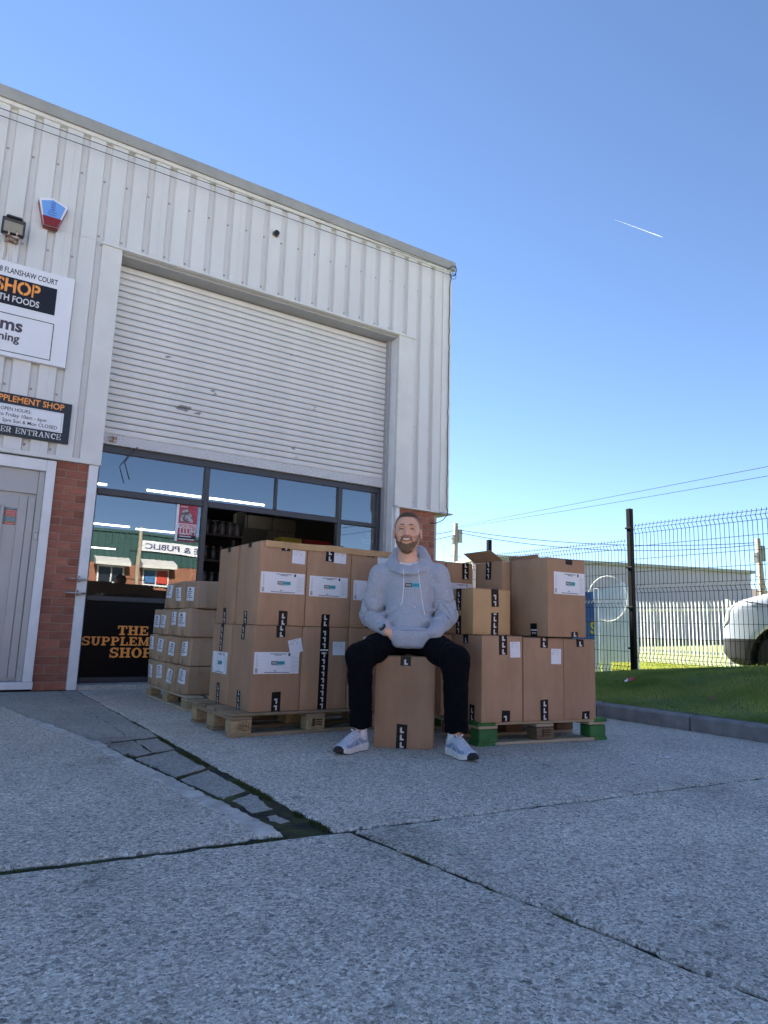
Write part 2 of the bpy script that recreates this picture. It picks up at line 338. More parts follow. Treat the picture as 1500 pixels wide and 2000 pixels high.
# slab-serif glyphs, cap height 1
def arc(cx, cy, ro, ri, a0, a1, n=14):
    o = [(cx+ro[0]*math.cos(rad(a0+(a1-a0)*i/n)), cy+ro[1]*math.sin(rad(a0+(a1-a0)*i/n))) for i in range(n+1)]
    i_ = [(cx+ri[0]*math.cos(rad(a0+(a1-a0)*i/n)), cy+ri[1]*math.sin(rad(a0+(a1-a0)*i/n))) for i in range(n+1)]
    return [[o[k], o[k+1], i_[k+1], i_[k]] for k in range(n)]
def rc(x0, y0, x1, y1): return [[(x0,y0),(x1,y0),(x1,y1),(x0,y1)]]
def pl(*p): return [list(p)]
def slab(ch, s=.24, t=.14):
    h = s
    if ch == 'T': return .86, rc(.31,t,.31+s,1-t)+rc(0,1-t,.86,1)+rc(0,.66,.12,1-t)+rc(.74,.66,.86,1-t)+rc(.17,0,.69,t)
    if ch == 'H': return .98, rc(.1,t,.1+s,1-t)+rc(.64,t,.64+s,1-t)+rc(.1+s,.43,.64,.43+t)+rc(0,0,.44,t)+rc(.54,0,.98,t)+rc(0,1-t,.44,1)+rc(.54,1-t,.98,1)
    if ch == 'E': return .86, rc(.1,t,.1+s,1-t)+rc(0,1-t,.82,1)+rc(0,0,.84,t)+rc(.1+s,.43,.5,.43+t)+rc(.5,.33,.6,.67)+rc(.70,.7,.82,1-t)+rc(.72,t,.84,.32)
    if ch == 'L': return .80, rc(.1,t,.1+s,1-t)+rc(0,1-t,.46,1)+rc(0,0,.8,t)+rc(.68,t,.8,.4)
    if ch in 'PR':
        g = rc(.1,t,.1+s,1-t)+rc(0,1-t,.46,1)+rc(.1+s,.40,.46,.40+t)+arc(.46,.70,(.38,.30),(.15,.16),-90,90)+rc(0,0,.46,t)
        if ch == 'R': return .94, g+pl((.40,.40),(.62,.42),(.82,t),(.6,t))+rc(.58,0,.94,t)
        return .86, g
    if ch == 'O': return .94, arc(.47,.5,(.47,.52),(.21,.37),0,360,26)
    if ch == 'C': return .88, arc(.47,.5,(.47,.52),(.21,.37),42,318,22)+rc(.74,.62,.86,1)
    if ch == 'U': return .94, rc(.1,.36,.1+s,1-t)+rc(.64,.36,.64+s-.06,1-t)+arc(.46,.36,(.36,.38),(.12,.22),180,360)+rc(0,1-t,.44,1)+rc(.54,1-t,.94,1)
    if ch == 'S': return .80, arc(.40,.72,(.38,.30),(.16,.15),30,270)+arc(.40,.285,(.40,.305),(.16,.145),-150,90)+rc(.64,.66,.76,1)+rc(.02,0,.14,.34)
    if ch == 'M': return 1.2, rc(.1,t,.1+s*.7,1-t)+rc(.86,t,.86+s,1-t)+pl((.1,1-t),(.36,1-t),(.63,.2),(.55,.06))+pl((.84,1-t),(1.0,1-t),(.66,.06),(.55,.06))+rc(0,0,.38,t)+rc(.76,0,1.2,t)+rc(0,1-t,.36,1)+rc(.84,1-t,1.2,1)
    if ch == 'N': return 1.02, rc(.1,t,.1+s*.7,1-t)+rc(.72,.05,.72+s*.7,1-t)+pl((.1,1-t),(.34,1-t),(.88,0),(.70,0))+rc(0,0,.38,t)+rc(0,1-t,.34,1)+rc(.62,1-t,1.0,1)
    if ch == 'A': return .98, pl((.08,t),(.24,t),(.52,.95),(.42,1))+pl((.42,1),(.60,1),(.90,t),(.66,t))+rc(.26,.3,.7,.3+t*.8)+rc(0,0,.36,t)+rc(.56,0,.98,t)
    return .4, []
def slabtext(mb, body, h, u, v, fr, d, mi=0, width=None, s=.24, t=.14):
    x = 0; L = []
    for ch in body:
        w_, g = slab(ch, s, t); L += [[(x+p[0], p[1]) for p in q] for q in g]; x += w_+.09
    k = (width/(x-.09)) if width else h
    for i, q in enumerate(L): mb.flat([(u+p[0]*k, v+p[1]*h) for p in q], fr, d+.00006*(i % 9), mi)
# ------------------------------------------------------------------ surface nets (for bodies)
def surfnet(fn, lo, hi, h):
    ax = [np.arange(lo[i]-h, hi[i]+2*h, h) for i in range(3)]
    X, Y, Z = np.meshgrid(*ax, indexing='ij', sparse=True)
    D = fn(X, Y, Z).astype(np.float32); D = np.broadcast_to(D, tuple(len(a) for a in ax)).copy()
    neg = D < 0; nx, ny, nz = D.shape
    acc = np.zeros((nx-1, ny-1, nz-1, 3), np.float32); cnt = np.zeros((nx-1, ny-1, nz-1), np.float32)
    for a in range(3):
        o = [i for i in range(3) if i != a]
        for p in (0, 1):
            for q in (0, 1):
                s0 = [slice(0, -1)]*3; s1 = [slice(0, -1)]*3
                for k, val in zip(o, (p, q)):
                    s0[k] = slice(val, D.shape[k]-1+val); s1[k] = s0[k]
                s0[a] = slice(0, D.shape[a]-1); s1[a] = slice(1, D.shape[a])
                d0 = D[tuple(s0)]; d1 = D[tuple(s1)]; cr = (d0 < 0) != (d1 < 0)
                tt = np.where(cr, d0/np.where(cr, d0-d1, 1), 0)
                acc[..., a] += np.where(cr, tt, 0)
                acc[..., o[0]] += np.where(cr, p, 0); acc[..., o[1]] += np.where(cr, q, 0); cnt += cr
    act = cnt > 0; ids = -np.ones(act.shape, np.int64); I = np.argwhere(act); ids[act] = np.arange(len(I))
    off = acc[act]/cnt[act][:, None]
    V = (I+off)*h+np.array([ax[i][0] for i in range(3)])
    quads = []
    for a in range(3):
        o = [i for i in range(3) if i != a]
        s0 = [slice(1, -1)]*3; s1 = [slice(1, -1)]*3; s0[a] = slice(0, -1); s1[a] = slice(1, None)
        n0 = neg[tuple(s0)]; n1 = neg[tuple(s1)]; E_ = np.argwhere(n0 != n1)
        if len(E_) == 0: continue
        fl = n0[tuple(E_.T)]; E_ = E_.copy()
        for k in o: E_[:, k] += 1
        def c(d0, d1):
            J = E_.copy(); J[:, o[0]] -= d0; J[:, o[1]] -= d1; return ids[tuple(J.T)]
        q = np.stack([c(0,0), c(1,0), c(1,1), c(0,1)], 1)
        if a == 1: fl = ~fl
        q = np.where(fl[:, None], q, q[:, ::-1]); quads.append(q)
    return V, np.concatenate(quads)
def netobj(name, fn, lo, hi, h, mats, parent=None, xf=None, matfn=None, local=True, loc=None, rz=0):
    V, Q = surfnet(fn, lo, hi, h)
    mi = matfn(V[Q].mean(1)) if matfn else np.zeros(len(Q), int)
    if xf is not None: V = xf(V)
    me = bpy.data.meshes.new(name); me.from_pydata(V.tolist(), [], Q.tolist())
    for M in (mats if isinstance(mats, (list, tuple)) else [mats]): me.materials.append(M)
    me.polygons.foreach_set('use_smooth', [True]*len(me.polygons)); me.polygons.foreach_set('material_index', mi.astype(np.int32)); me.update()
    o = bpy.data.objects.new(name, me); COL.objects.link(o)
    if parent is not None: o.parent = parent
    if loc is not None: o.location = loc
    o.rotation_euler = (0, 0, rz); return o
def smin(a, b, k):
    h = np.clip(.5+.5*(b-a)/k, 0, 1); return b*(1-h)+a*h-k*h*(1-h)
def smax(a, b, k): return -smin(-a, -b, k)
def ell(X, Y, Z, c, r):
    x, y, z = (X-c[0])/r[0], (Y-c[1])/r[1], (Z-c[2])/r[2]
    k0 = np.sqrt(x*x+y*y+z*z); k1 = np.sqrt((x/r[0])**2+(y/r[1])**2+(z/r[2])**2)+1e-9
    return k0*(k0-1)/k1
def cone(X, Y, Z, a, b, r0, r1, sy=1.0):
    a = np.array(a, float); b = np.array(b, float); d = b-a
    px, py, pz = X-a[0], (Y-a[1])*sy, Z-a[2]; d = d*np.array([1, sy, 1])
    t = np.clip((px*d[0]+py*d[1]+pz*d[2])/(d@d), 0, 1)
    return np.sqrt((px-t*d[0])**2+(py-t*d[1])**2+(pz-t*d[2])**2)-(r0+(r1-r0)*t)
def rbox(X, Y, Z, c, s, r):
    qx, qy, qz = np.abs(X-c[0])-s[0]+r, np.abs(Y-c[1])-s[1]+r, np.abs(Z-c[2])-s[2]+r
    return np.sqrt(np.maximum(qx,0)**2+np.maximum(qy,0)**2+np.maximum(qz,0)**2)+np.minimum(np.maximum(qx, np.maximum(qy,qz)),0)-r
def vnoise(X, Y, Z, f, seed=0):
    X, Y, Z = np.broadcast_arrays(X, Y, Z)
    return (np.sin(X*f*1.0+1.3*np.sin(Y*f*.8+seed)+seed)+np.sin(Y*f*1.1+1.2*np.sin(Z*f*.9+seed*2))+np.sin(Z*f*.95+1.4*np.sin(X*f*.7+seed*3)))/3
# ================================================================== SETTING
ASPH = mat('yard_concrete', (.42, .41, .39), .9, var=.3, vs=30, bump=.4, bs=120)
g = MB(); g.add([(-3000,-3000,-.06),(3000,-3000,-.06),(3000,3000,-.06),(-3000,3000,-.06)], [(0,1,2,3)])
struct(obj('ground', g, ASPH))
g = MB(); g.box(-9, 4.95, -7, 7.75, -.055, -.0105)
struct(obj('joint_dirt', g, DIRT))
fore = struct(bpy.data.objects.new('forecourt', None)); COL.objects.link(fore)
def ragged(poly, step=.035, amp=.006, seed=0):
    rr = random.Random(seed); out = []
    n = len(poly)
    for i in range(n):
        a = Vector(poly[i]); b = Vector(poly[(i+1) % n]); L = (b-a).length; k = max(1, int(L/step)); nn = Vector((-(b-a).y, (b-a).x))/L
        ph = rr.uniform(0, 9); 
        for j in range(k):
            s = j/k*L
            d = amp*(rr.uniform(-1, 1)*.6+math.sin(s*7+ph)*.5+math.sin(s*23+ph*2)*.5)
            if rr.random() < .04: d += amp*2.2
            if j == 0: d = 0
            out.append(a+(b-a)*(j/k)+nn*d)
    return out
def slabobj(name, poly, z, M, amp=.006, step=.035, seed=0, parent=fore, t=.07, ch=.007):
    P = ragged(poly, step, amp, seed); n = len(P); mb = MB(); V = []
    ar = sum(P[i].x*P[(i+1) % n].y-P[(i+1) % n].x*P[i].y for i in range(n))
    if ar < 0: P = P[::-1]
    inn = []
    for i in range(n):
        d = (P[(i+1) % n]-P[i-1]); nn = Vector((-d.y, d.x)); nn = nn/(nn.length+1e-9); inn.append(P[i]+nn*ch)
    V = [(p.x, p.y, z) for p in inn]+[(p.x, p.y, z-ch) for p in P]+[(p.x, p.y, z-t) for p in P]
    Fc = [tuple(range(n))]+[(n+i, n+(i+1) % n, (i+1) % n, i) for i in range(n)]+[(2*n+i, 2*n+(i+1) % n, n+(i+1) % n, n+i) for i in range(n)]
    mb.add(V, Fc); return obj(name, mb, M, parent)
slabobj('concrete_slab', [(1.262,2.233),(4.935,1.971),(4.935,7.60),(1.262,7.60)], 0, CONC, .007, seed=1)
slabobj('concrete_slab', [(1.083,2.275),(1.065,2.65),(.995,3.21),(.93,3.80),(.88,4.35),(.64,5.60),(.30,7.60),(-8.6,7.60),(-8.6,2.95)], 0, CONC, .008, seed=2)
slabobj('concrete_slab', [(-8.6,2.90),(1.07,2.220),(1.300,2.188),(1.476,.845),(2.40,-6.8),(-8.6,-6.8)], 0, CONC, .006, seed=3)
slabobj('concrete_slab', [(1.328,2.200),(4.935,1.945),(4.935,-6.8),(2.425,-6.8),(1.494,.845)], 0, CONC, .007, seed=4)
slabobj('edge_strip', [(1.005,2.285),(1.078,2.285),(1.060,2.65),(.990,3.21),(.925,3.80),(.875,4.35),(.635,5.60),(.59,5.58),(.82,4.31),(.895,3.45),(.945,2.90),(.985,2.53)], .003, PALE, .009, .02, seed=5, t=.006, ch=.003)
GUT = concrete('gutter_concrete', (.25, .24, .215), (.38, .365, .33), (.54, .52, .47), scale=110, bump=.4)
for i, (p, z) in enumerate([
    ([(1.084,4.435),(1.250,4.475),(1.252,7.55),(1.096,7.55)], -.003), ([(.892,4.37),(1.078,4.43),(1.090,7.55),(.31,7.55),(.652,5.6)], -.002),
    ([(.895,4.335),(1.076,4.40),(1.079,3.975),(.948,3.885)], -.005), ([(1.083,4.40),(1.232,4.44),(1.222,4.045),(1.085,3.98)], -.006),
    ([(.955,3.845),(1.21,4.0),(1.215,3.48),(1.02,3.325)], -.006), ([(1.02,3.28),(1.212,3.435),(1.218,2.945),(1.08,2.85)], -.0075),
    ([(1.095,2.81),(1.22,2.90),(1.205,2.62),(1.10,2.595)], -.0095), ([(1.13,2.54),(1.18,2.55),(1.19,2.43),(1.14,2.42)], -.0102)]):
    slabobj('gutter_stone', p, z, GUT, .006, .03, seed=20+i, t=.05)
def tufts(pts, n, spread, hmax, seed):
    r = np.random.default_rng(seed); V = []; Fc = []
    for _ in range(n):
        i = r.integers(0, len(pts)-1); t = r.random(); p = np.array(pts[i])*(1-t)+np.array(pts[i+1])*t
        if math.sin(p[1]*9+p[0]*5)+.6*math.sin(p[1]*23) < -.1: continue
        x, y = p+r.normal(0, spread, 2); h = r.uniform(.006, hmax); a = r.uniform(0, 6.28); w_ = r.uniform(.002, .004); k = len(V); l = h*r.uniform(.2, .9)
        V += [(x-w_*math.sin(a), y+w_*math.cos(a), -.011), (x+w_*math.sin(a), y-w_*math.cos(a), -.011), (x+l*math.cos(a), y+l*math.sin(a), -.010+h)]; Fc.append((k, k+1, k+2))
    mb = MB(); mb.add(V, Fc); return mb
MOSS = leafmat('moss_blade', (.035, .05, .008), (.10, .11, .025), .3)
o = stuff(obj('moss', tufts([(1.25,2.26),(1.245,2.85),(1.232,3.6),(1.24,4.45),(1.245,5.2)], 5200, .007, .016, 3).add(*(lambda m_: (m_.v, m_.f))(tufts([(1.22,4.45),(.9,4.35),(.96,3.86),(1.21,4.02),(1.2,3.45),(1.03,3.3)], 2200, .006, .012, 4))).add(*(lambda m_: (m_.v, m_.f))(tufts([(-.6,2.36),(1.08,2.245)], 1500, .008, .013, 5))), MOSS))
o['label'] = 'low green moss and weeds growing in the slab joints'; o['category'] = 'moss'
# threshold under the shop front
g = MB(); g.cbox(1.245, 5.02, 7.56, 7.84, -.02, .045, .008); struct(obj('threshold', g, CONC2))
# oil spots and chips are in the concrete itself; a few loose things lie on it
def terr(X, Y):
    sm = lambda t: (lambda q: q*q*(3-2*q))(np.clip(t, 0, 1))
    zf = .265+np.clip((5.5-Y)*.10, -.09, .17)
    z = .112+(zf-.112)*sm((X-5.0)/2.3)
    z = z+(.10-z)*sm((X-7.45)/1.1)
    z = z+(.0-z)*sm((X-9)/8)
    z = z+.62*sm((X+.45*Y-24)/22)
    return z
GRASSG = mat('turf_soil', (.10, .12, .035), .95, col2=(.19, .23, .06), ramp=(.3, .7), vs=5, bump=1, bs=40)
xs = np.concatenate([np.arange(5.07, 9.1, .12), np.arange(9.5, 30, 1.), np.arange(31, 140, 6.)]); ys = np.concatenate([np.arange(-30, 1, 2.), np.arange(1, 9.1, .15), np.arange(9.5, 30, 1.), np.arange(32, 140, 6.)])
XX, YY = np.meshgrid(xs, ys, indexing='ij'); ZZ = terr(XX, YY)+.01*vnoise(XX, YY, 0*XX, 6)*(XX > 5.2)
g = MB(); ny = len(ys)
V = np.stack([XX, YY, ZZ], -1).reshape(-1, 3).tolist()
Fc = [(i*ny+j, (i+1)*ny+j, (i+1)*ny+j+1, i*ny+j+1) for i in range(len(xs)-1) for j in range(ny-1) if not (xs[i] < 5.95 and ys[j+1] > 7.55)]
g.add(V, Fc); struct(obj('grass_verge', g, GRASSG, smooth=True))
def blades(name, n, x0, x1, y0, y1, hmin, hmax, wd, M, seed):
    r = np.random.default_rng(seed)
    x = r.uniform(x0, x1, n*2); y = r.uniform(y0, y1, n*2)
    dens = .5+.5*vnoise(x, y, 0*x, 3.1, 2)+.35*vnoise(x, y, 0*x, 9, 5)
    k = np.where(r.random(n*2) < .25+.75*np.clip(dens, 0, 1))[0][:n]; x = x[k]; y = y[k]; n = len(x)
    z = terr(x, y)-.004
    h = r.uniform(hmin, hmax, n)*(.75+.4*vnoise(x, y, 0*x, 2.3, 1)); a = r.uniform(0, 6.283, n); ln = r.uniform(.3, 1.25, n)*h
    dx, dy = np.cos(a), np.sin(a); b = a+1.57+r.uniform(-.5, .5, n); wx, wy = np.cos(b)*wd/2, np.sin(b)*wd/2
    V = np.empty((n, 5, 3)); 
    V[:, 0] = np.stack([x-wx, y-wy, z], 1); V[:, 1] = np.stack([x+wx, y+wy, z], 1)
    mx, my, mz = x+dx*ln*.35, y+dy*ln*.35, z+h*.62
    V[:, 2] = np.stack([mx-wx*.8, my-wy*.8, mz], 1); V[:, 3] = np.stack([mx+wx*.8, my+wy*.8, mz], 1)
    V[:, 4] = np.stack([x+dx*ln, y+dy*ln, z+h*np.sqrt(np.clip(1-(ln/h)**2*.4, .2, 1))], 1)
    i = np.arange(n)*5
    me = bpy.data.meshes.new(name); 
    F4 = np.stack([i, i+1, i+3, i+2], 1).tolist(); F3 = np.stack([i+2, i+3, i+4], 1).tolist()
    me.from_pydata(V.reshape(-1, 3).tolist(), [], F4+F3); me.materials.append(M); me.update()
    o = bpy.data.objects.new(name, me); COL.objects.link(o); return o
LEAF = leafmat('grass_blade', (.17, .27, .04), (.44, .48, .12), .45)
LEAFS = leafmat('grass_blade_sunlit', (.16, .20, .015), (.30, .32, .05), .55)  # sunlit copy of the grass: yellow sunlight put into the blade colour
o = stuff(blades('grass', 120000, 5.10, 7.5, 1.2, 7.5, .018, .055, .0045, LEAF, 1)); o['label'] = 'short green grass on the verge inside the mesh fence'; o['category'] = 'grass'
o = stuff(blades('grass', 60000, 7.5, 15, 3.5, 15, .03, .09, .012, LEAFS, 2)); o['label'] = 'sunlit yellow green grass beyond the mesh fence'; o['category'] = 'grass'
# kerb
kerb = struct(bpy.data.objects.new('kerb', None)); COL.objects.link(kerb)
kb = MB(); kb.cbox(0, .125, .004, .894, -.05, .115, .016, jit=.0012); kme = None
for k in range(-9, 4):
    o = obj('kerb_stone', kb, KERB, kerb, loc=(4.945+random.uniform(-.003, .003), 3.294+.9*k, random.uniform(-.004, .004)), me=kme); kme = o.data
    if not kme.materials: kme.materials.append(KERB)
# litter
lf = MB(); lf.add([(0,0,.004),(.05,.01,.02),(.085,.05,.012),(.05,.075,.03),(.01,.05,.01)], [(0,1,2),(0,2,3),(0,3,4)])
DRY = mat('dry_leaf', (.22, .12, .06), .8); REDP = mat('red_plastic', (.45, .02, .02), .5)
tag(obj('dead_leaf', lf, DRY, loc=(5.55, 3.45, terr(5.55, 3.45)+.03)), 'curled brown dead leaf on the verge grass', 'leaf')
lf2 = MB(); lf2.add([(0,0,.01),(.07,-.03,.03),(.11,.0,.055),(.06,.045,.035)], [(0,1,2,3)]); lf2.add([(-.05,-.01,.006),(0,0,.012),(.06,.047,.036),(-.01,.04,.01)], [(0,1,2,3)], 1)
tag(obj('litter_scrap', lf2, [REDP, PAPER], loc=(5.95, 4.62, terr(5.95, 4.62)+.035)), 'small red and white scrap of litter in the grass', 'litter')
for i, (x, y, s, r) in enumerate([(3.72,2.62,.035,.3),(3.35,2.58,.028,1.2),(3.62,2.95,.02,2),(4.4,2.75,.018,.7)]):
    q = MB(); q.add([(-s,-s*.3,.003),(s*.8,-s*.4,.006),(s,s*.3,.003),(-s*.6,s*.45,.008)], [(0,1,2,3)])
    tag(obj('paper_scrap', q, PAPER, loc=(x, y, .001), rz=r), 'tiny white scrap of paper lying on the concrete', 'litter', 'paper scraps on the concrete')
# ================================================================== BUILDING
YW = 7.563; YS = 7.83; YG = 7.87
B = thing('industrial_unit', 'pale grey corrugated industrial unit with roller shutter and brick piers', 'building', (2.5, YW, 0))
def bobj(name, mb, mats, parent=B, **k): return obj(name, mb, mats, parent, **k)
def profile(x0, x1):
    """trapezoid sheet outline between x0,x1: wide crests at YW, narrow valleys .034 deeper, pitch .2395"""
    P = []; k0 = math.floor((x0-.065)/.2395)-1
    for k in range(k0, k0+int((x1-x0)/.2395)+4):
        c = .065+.2395*k
        P += [(c-.042, 0), (c-.026, .044), (c+.026, .044), (c+.042, 0)]
    P = [(x, d) for x, d in P if x0 < x < x1]
    def dep(x):
        q = (x-.065) % .2395; q = min(q, .2395-q); return .044 if q < .026 else (0 if q > .042 else .044*(.042-q)/.016)
    return [(x0, dep(x0))]+P+[(x1, dep(x1))]
def sheet(x0, x1, z0, z1):
    P = profile(x0, x1); n = len(P); mb = MB()
    V = [(x, YW+d, z0) for x, d in P]+[(x, YW+d, z1) for x, d in P]+[(x, YW+d+.012, z0) for x, d in P]
    mb.add(V, [(i, i+1, n+i+1, n+i) for i in range(n-1)]+[(2*n+i, 2*n+i+1, i+1, i) for i in range(n-1)])
    bobj('cladding_sheet', mb, CLAD)
# upper band in sheets one metre or so wide (joints at crests), then left and right of the opening
e0 = [-6.99+.958*k for k in range(13)]
edges = [e for e in e0 if e < 5.6]+[5.755]
for a, b in zip(edges[:-1], edges[1:]): sheet(a, b-.0015, 4.80, 6.03)
edl = [e for e in e0 if e < .9]+[1.06]
for a, b in zip(edl[:-1], edl[1:]): sheet(a, b-.0015, 2.345, 4.7985)
sheet(5.262, 5.755, 2.345, 4.7985)
def plain(name, x0, x1, y0, y1, z0, z1, M=TRIM, b=.003, parent=B): 
    mb = MB(); mb.cbox(x0, x1, y0, y1, z0, z1, b); return bobj(name, mb, M, parent)
plain('jamb_trim', 1.052, 1.262, YW-.012, YW+.05, 2.318, 4.775)
plain('jamb_trim', 1.262, 1.275, YW+.05, YS+.03, 2.318, 4.775)
plain('jamb_trim', 5.0, 5.262, YW-.012, YW+.05, 2.335, 4.775)
plain('jamb_trim', 5.0, 5.02, YW+.051, YS+.03, .0, 4.775, WHITE)
plain('guide_channel', 4.955, 4.998, YS-.08, YS+.02, .045, 4.77, SOFF)
plain('lintel_trim', 1.035, 5.275, YW-.028, YW+.05, 4.775, 4.803)
plain('soffit', 1.25, 5.02, YW+.051, YS+.32, 4.745, 4.778, SOFF)
plain('corner_trim', 5.755, 5.915, YW-.014, YW+.06, 2.33, 6.035)
plain('corner_trim', 5.885, 5.914, YW+.0605, YW+.22, 2.33, 6.035)
plain('drip_trim', -7, 1.255, YW-.035, YW+.06, 2.300, 2.345)
plain('drip_trim', 5.03, 5.755, YW-.035, YW+.06, 2.318, 2.345)
mb = MB(); mb.prism([(5.757,2.31),(5.965,2.31),(5.965,2.326),(5.757,2.329)], .05, -.30, lambda u, v, d: (u, YW-d, v)); bobj('drip_trim', mb, SOFF)
plain('flashing', -7, 5.915, YW-.022, YW+.05, 6.003, 6.06)
for a, b in ((-7, -2.4), (-2.3995, 1.11), (1.1105, 2.62), (2.6205, 5.955)): 
    mb = MB(); mb.prism([(YW-.05,6.045),(YW+.3,6.045),(YW+.3,6.20),(YW-.035,6.185),(YW-.05,6.172)], a, b, lambda u, v, d: (d, u, v)); bobj('eaves_trim', mb, FASCIA)
# screws in the valleys, one joined part of pinhead size
mb = MB(); mp_ = [(0,.006),(.011,.006),(.011,.0),(.006,-.007),(0,-.009)]
for k in range(-8, 24):
    x = .065+.2395*k
    if x > 5.7: continue
    zz = [5.55, 4.87] if x > 1.0 else [5.55, 4.55, 3.0, 2.42]
    if x > 5.26: zz = [5.55, 3.5, 2.42]
    for z in zz:
        z += random.uniform(-.012, .012)
        M = Matrix.Translation((x-.012, YW+.044, z)) @ Matrix.Rotation(rad(90), 4, 'X')
        mb.lathe([(.004,.0),(.013,.0),(.013,.003),(.008,.010),(.003,.012)], 8, 0, M)
stuff(bobj('fixing_screws', mb, SOFF, smooth=True))
# rear body: side wall, back wall, roof, so that the unit stands as a building and throws its shade
mb = MB(); mb.box(5.80, 5.884, YW+.221, 24, 0, 6.03); bobj('side_wall', mb, CLAD)
mb = MB(); mb.box(-14, 5.884, 24.0, 24.1, 0, 6.1); bobj('back_wall', mb, CLAD)
mb = MB(); mb.box(-14, -7.0, YW+.02, YW+.12, 0, 6.1); bobj('front_wall', mb, CLAD)
mb = MB(); mb.prism([(YW+.02,6.06),(24.1,6.06),(24.1,6.19),(15.6,6.62),(YW+.02,6.19)], -14, 5.93, lambda u, v, d: (d, u, v)); bobj('roof', mb, FASCIA)
mb = MB(); mb.box(-14, 5.80, YW+.06, YW+.12, 4.80, 6.05); mb.box(-7, .05, YW+.06, YW+.12, 0, 4.80); mb.box(.05, 1.26, YW+.17, YW+.25, 2.25, 4.80); mb.box(5.03, 5.80, YW+.13, YW+.2, .0, 4.80)
bobj('inner_wall', mb, SOFF)
# brick piers
def pier(x0, x1, z1, rows, yb, seed):
    rr = random.Random(seed); p = MB(); p.box(x0+.004, x1-.004, yb+.006, yb+.1, 0, z1); P = bobj('brick_pier', p, MORT)
    ch = z1/rows; me = {}
    L = .205; 
    for r in range(rows):
        x = x0-(0 if r % 2 else L*.5+.005)
        while x < x1-.01:
            a, b = max(x, x0), min(x+L, x1)
            if b-a > .03:
                key = (round(b-a, 3), rr.randrange(3))
                loc = (a, yb-rr.uniform(0, .003), r*ch+.004)
                if key not in me:
                    q = MB(); q.cbox(0, b-a, 0, .06, 0, ch-.009, .003, jit=.0012); o = obj('brick', q, BRICK, P, loc=loc); me[key] = o.data
                else: o = obj('brick', None, None, P, loc=loc, me=me[key])
            x += L+.010
pier(.842, 1.152, 2.30, 28, YW+.03, 1); pier(5.085, 5.70, 2.318, 28, YW+.03, 2)
plain('post', 1.152, 1.244, YW-.012, YW+.12, 0, 2.299, WHITE, .004)
plain('post', 5.022, 5.084, YW-.006, YW+.12, 0, 2.317, WHITE, .004)
for z in (1.102, .960):
    mb = MB(); mb.cbox(1.035, 1.236, YW-.10, YW-.012, z-.006, z+.006, .002); mb.cbox(1.155, 1.165, YW-.085, YW-.013, z-.03, z+.03, .002)
    bobj('hasp_bracket', mb, RUST)
# roller shutter
sh = bobj('roller_shutter', MB().box(1.277, 4.954, YS+.012, YS+.02, 2.70, 4.74), mat('shutter_gap_shade', (.05, .052, .06), .7))  # near-black backing sheet paints the shade between the slats
prof = []
pz = .0772
for i in range(11):
    t = i/10; prof.append((-.003-.011*math.sin(math.pi*min(1, t*1.0))**.7, .007+t*(pz-.0095)))
prof = [(.010, .0068)]+prof+[(.010, pz-.0022)]
q = MB(); n = len(prof); q.add([(0, d, z) for d, z in prof]+[(3.676, d, z) for d, z in prof], [(i, n+i, n+i+1, i+1) for i in range(n-1)])
sme = None
for k in range(26):
    o = obj('slat', q if sme is None else None, SLAT, sh, loc=(1.278, YS, 2.728+k*pz), me=sme); sme = o.data
autosmooth(o, 50)
mb = MB(); mb.cbox(1.277, 4.954, YS-.030, YS+.015, 2.612, 2.727, .004); obj('bottom_bar', mb, SPECK, sh)
mb = MB(); mb.cbox(1.36, 1.44, YS-.055, YS-.031, 2.640, 2.70, .004); obj('bottom_bar_latch', mb, RUST, sh)
# shop front
sf = bobj('shop_front', MB().cbox(1.25, 4.95, YG-.02, YG+.06, 2.53, 2.62, .004), FRAME)
def bar(x0, x1, z0, z1, dy=0): obj('frame_bar', MB().cbox(x0, x1, YG-.035-dy, YG+.04, z0, z1, .005), FRAME, sf)
bar(1.25, 1.30, .045, 2.529); bar(2.475, 2.535, .045, 2.529, .004); bar(4.285, 4.345, .045, 2.529, .004); bar(4.90, 4.953, .045, 2.529)
bar(1.301, 2.474, 2.05, 2.125); bar(2.536, 4.284, 2.05, 2.125); bar(4.346, 4.899, 2.05, 2.105); bar(3.385, 3.412, 2.126, 2.529)
bar(1.301, 2.474, .90, .955); bar(4.346, 4.899, .90, .955); bar(1.301, 2.474, .045, .10); bar(4.346, 4.899, .045, .10)
def pane(x0, x1, z0, z1): obj('glass_pane', MB().add([(x0,YG,z0),(x1,YG,z0),(x1,YG,z1),(x0,YG,z1)], [(0,1,2,3)]), GLASS, sf)
pane(1.30, 2.475, 2.125, 2.53); pane(2.535, 3.385, 2.125, 2.53); pane(3.412, 4.285, 2.125, 2.53); pane(4.345, 4.90, 2.105, 2.53)
pane(1.30, 2.475, .955, 2.05); pane(4.345, 4.90, .955, 2.05)
rp = obj('riser_panel', MB().box(1.30, 2.475, YG-.01, YG+.02, .10, .90), BLACKP, sf); obj('riser_panel', MB().box(4.345, 4.90, YG-.01, YG+.02, .10, .90), BLACKP, sf)
fr = front(YG-.011); mb = MB()
slabtext(mb, 'THE', .099, 1.653, .545, fr, .001, 0, .325); slabtext(mb, 'SUPPLEMENT', .092, 1.302, .432, fr, .001, 0, 1.0); slabtext(mb, 'SHOP', .104, 1.59, .305, fr, .001, 0, .445)
obj('lettering', mb, ORANGE, rp)
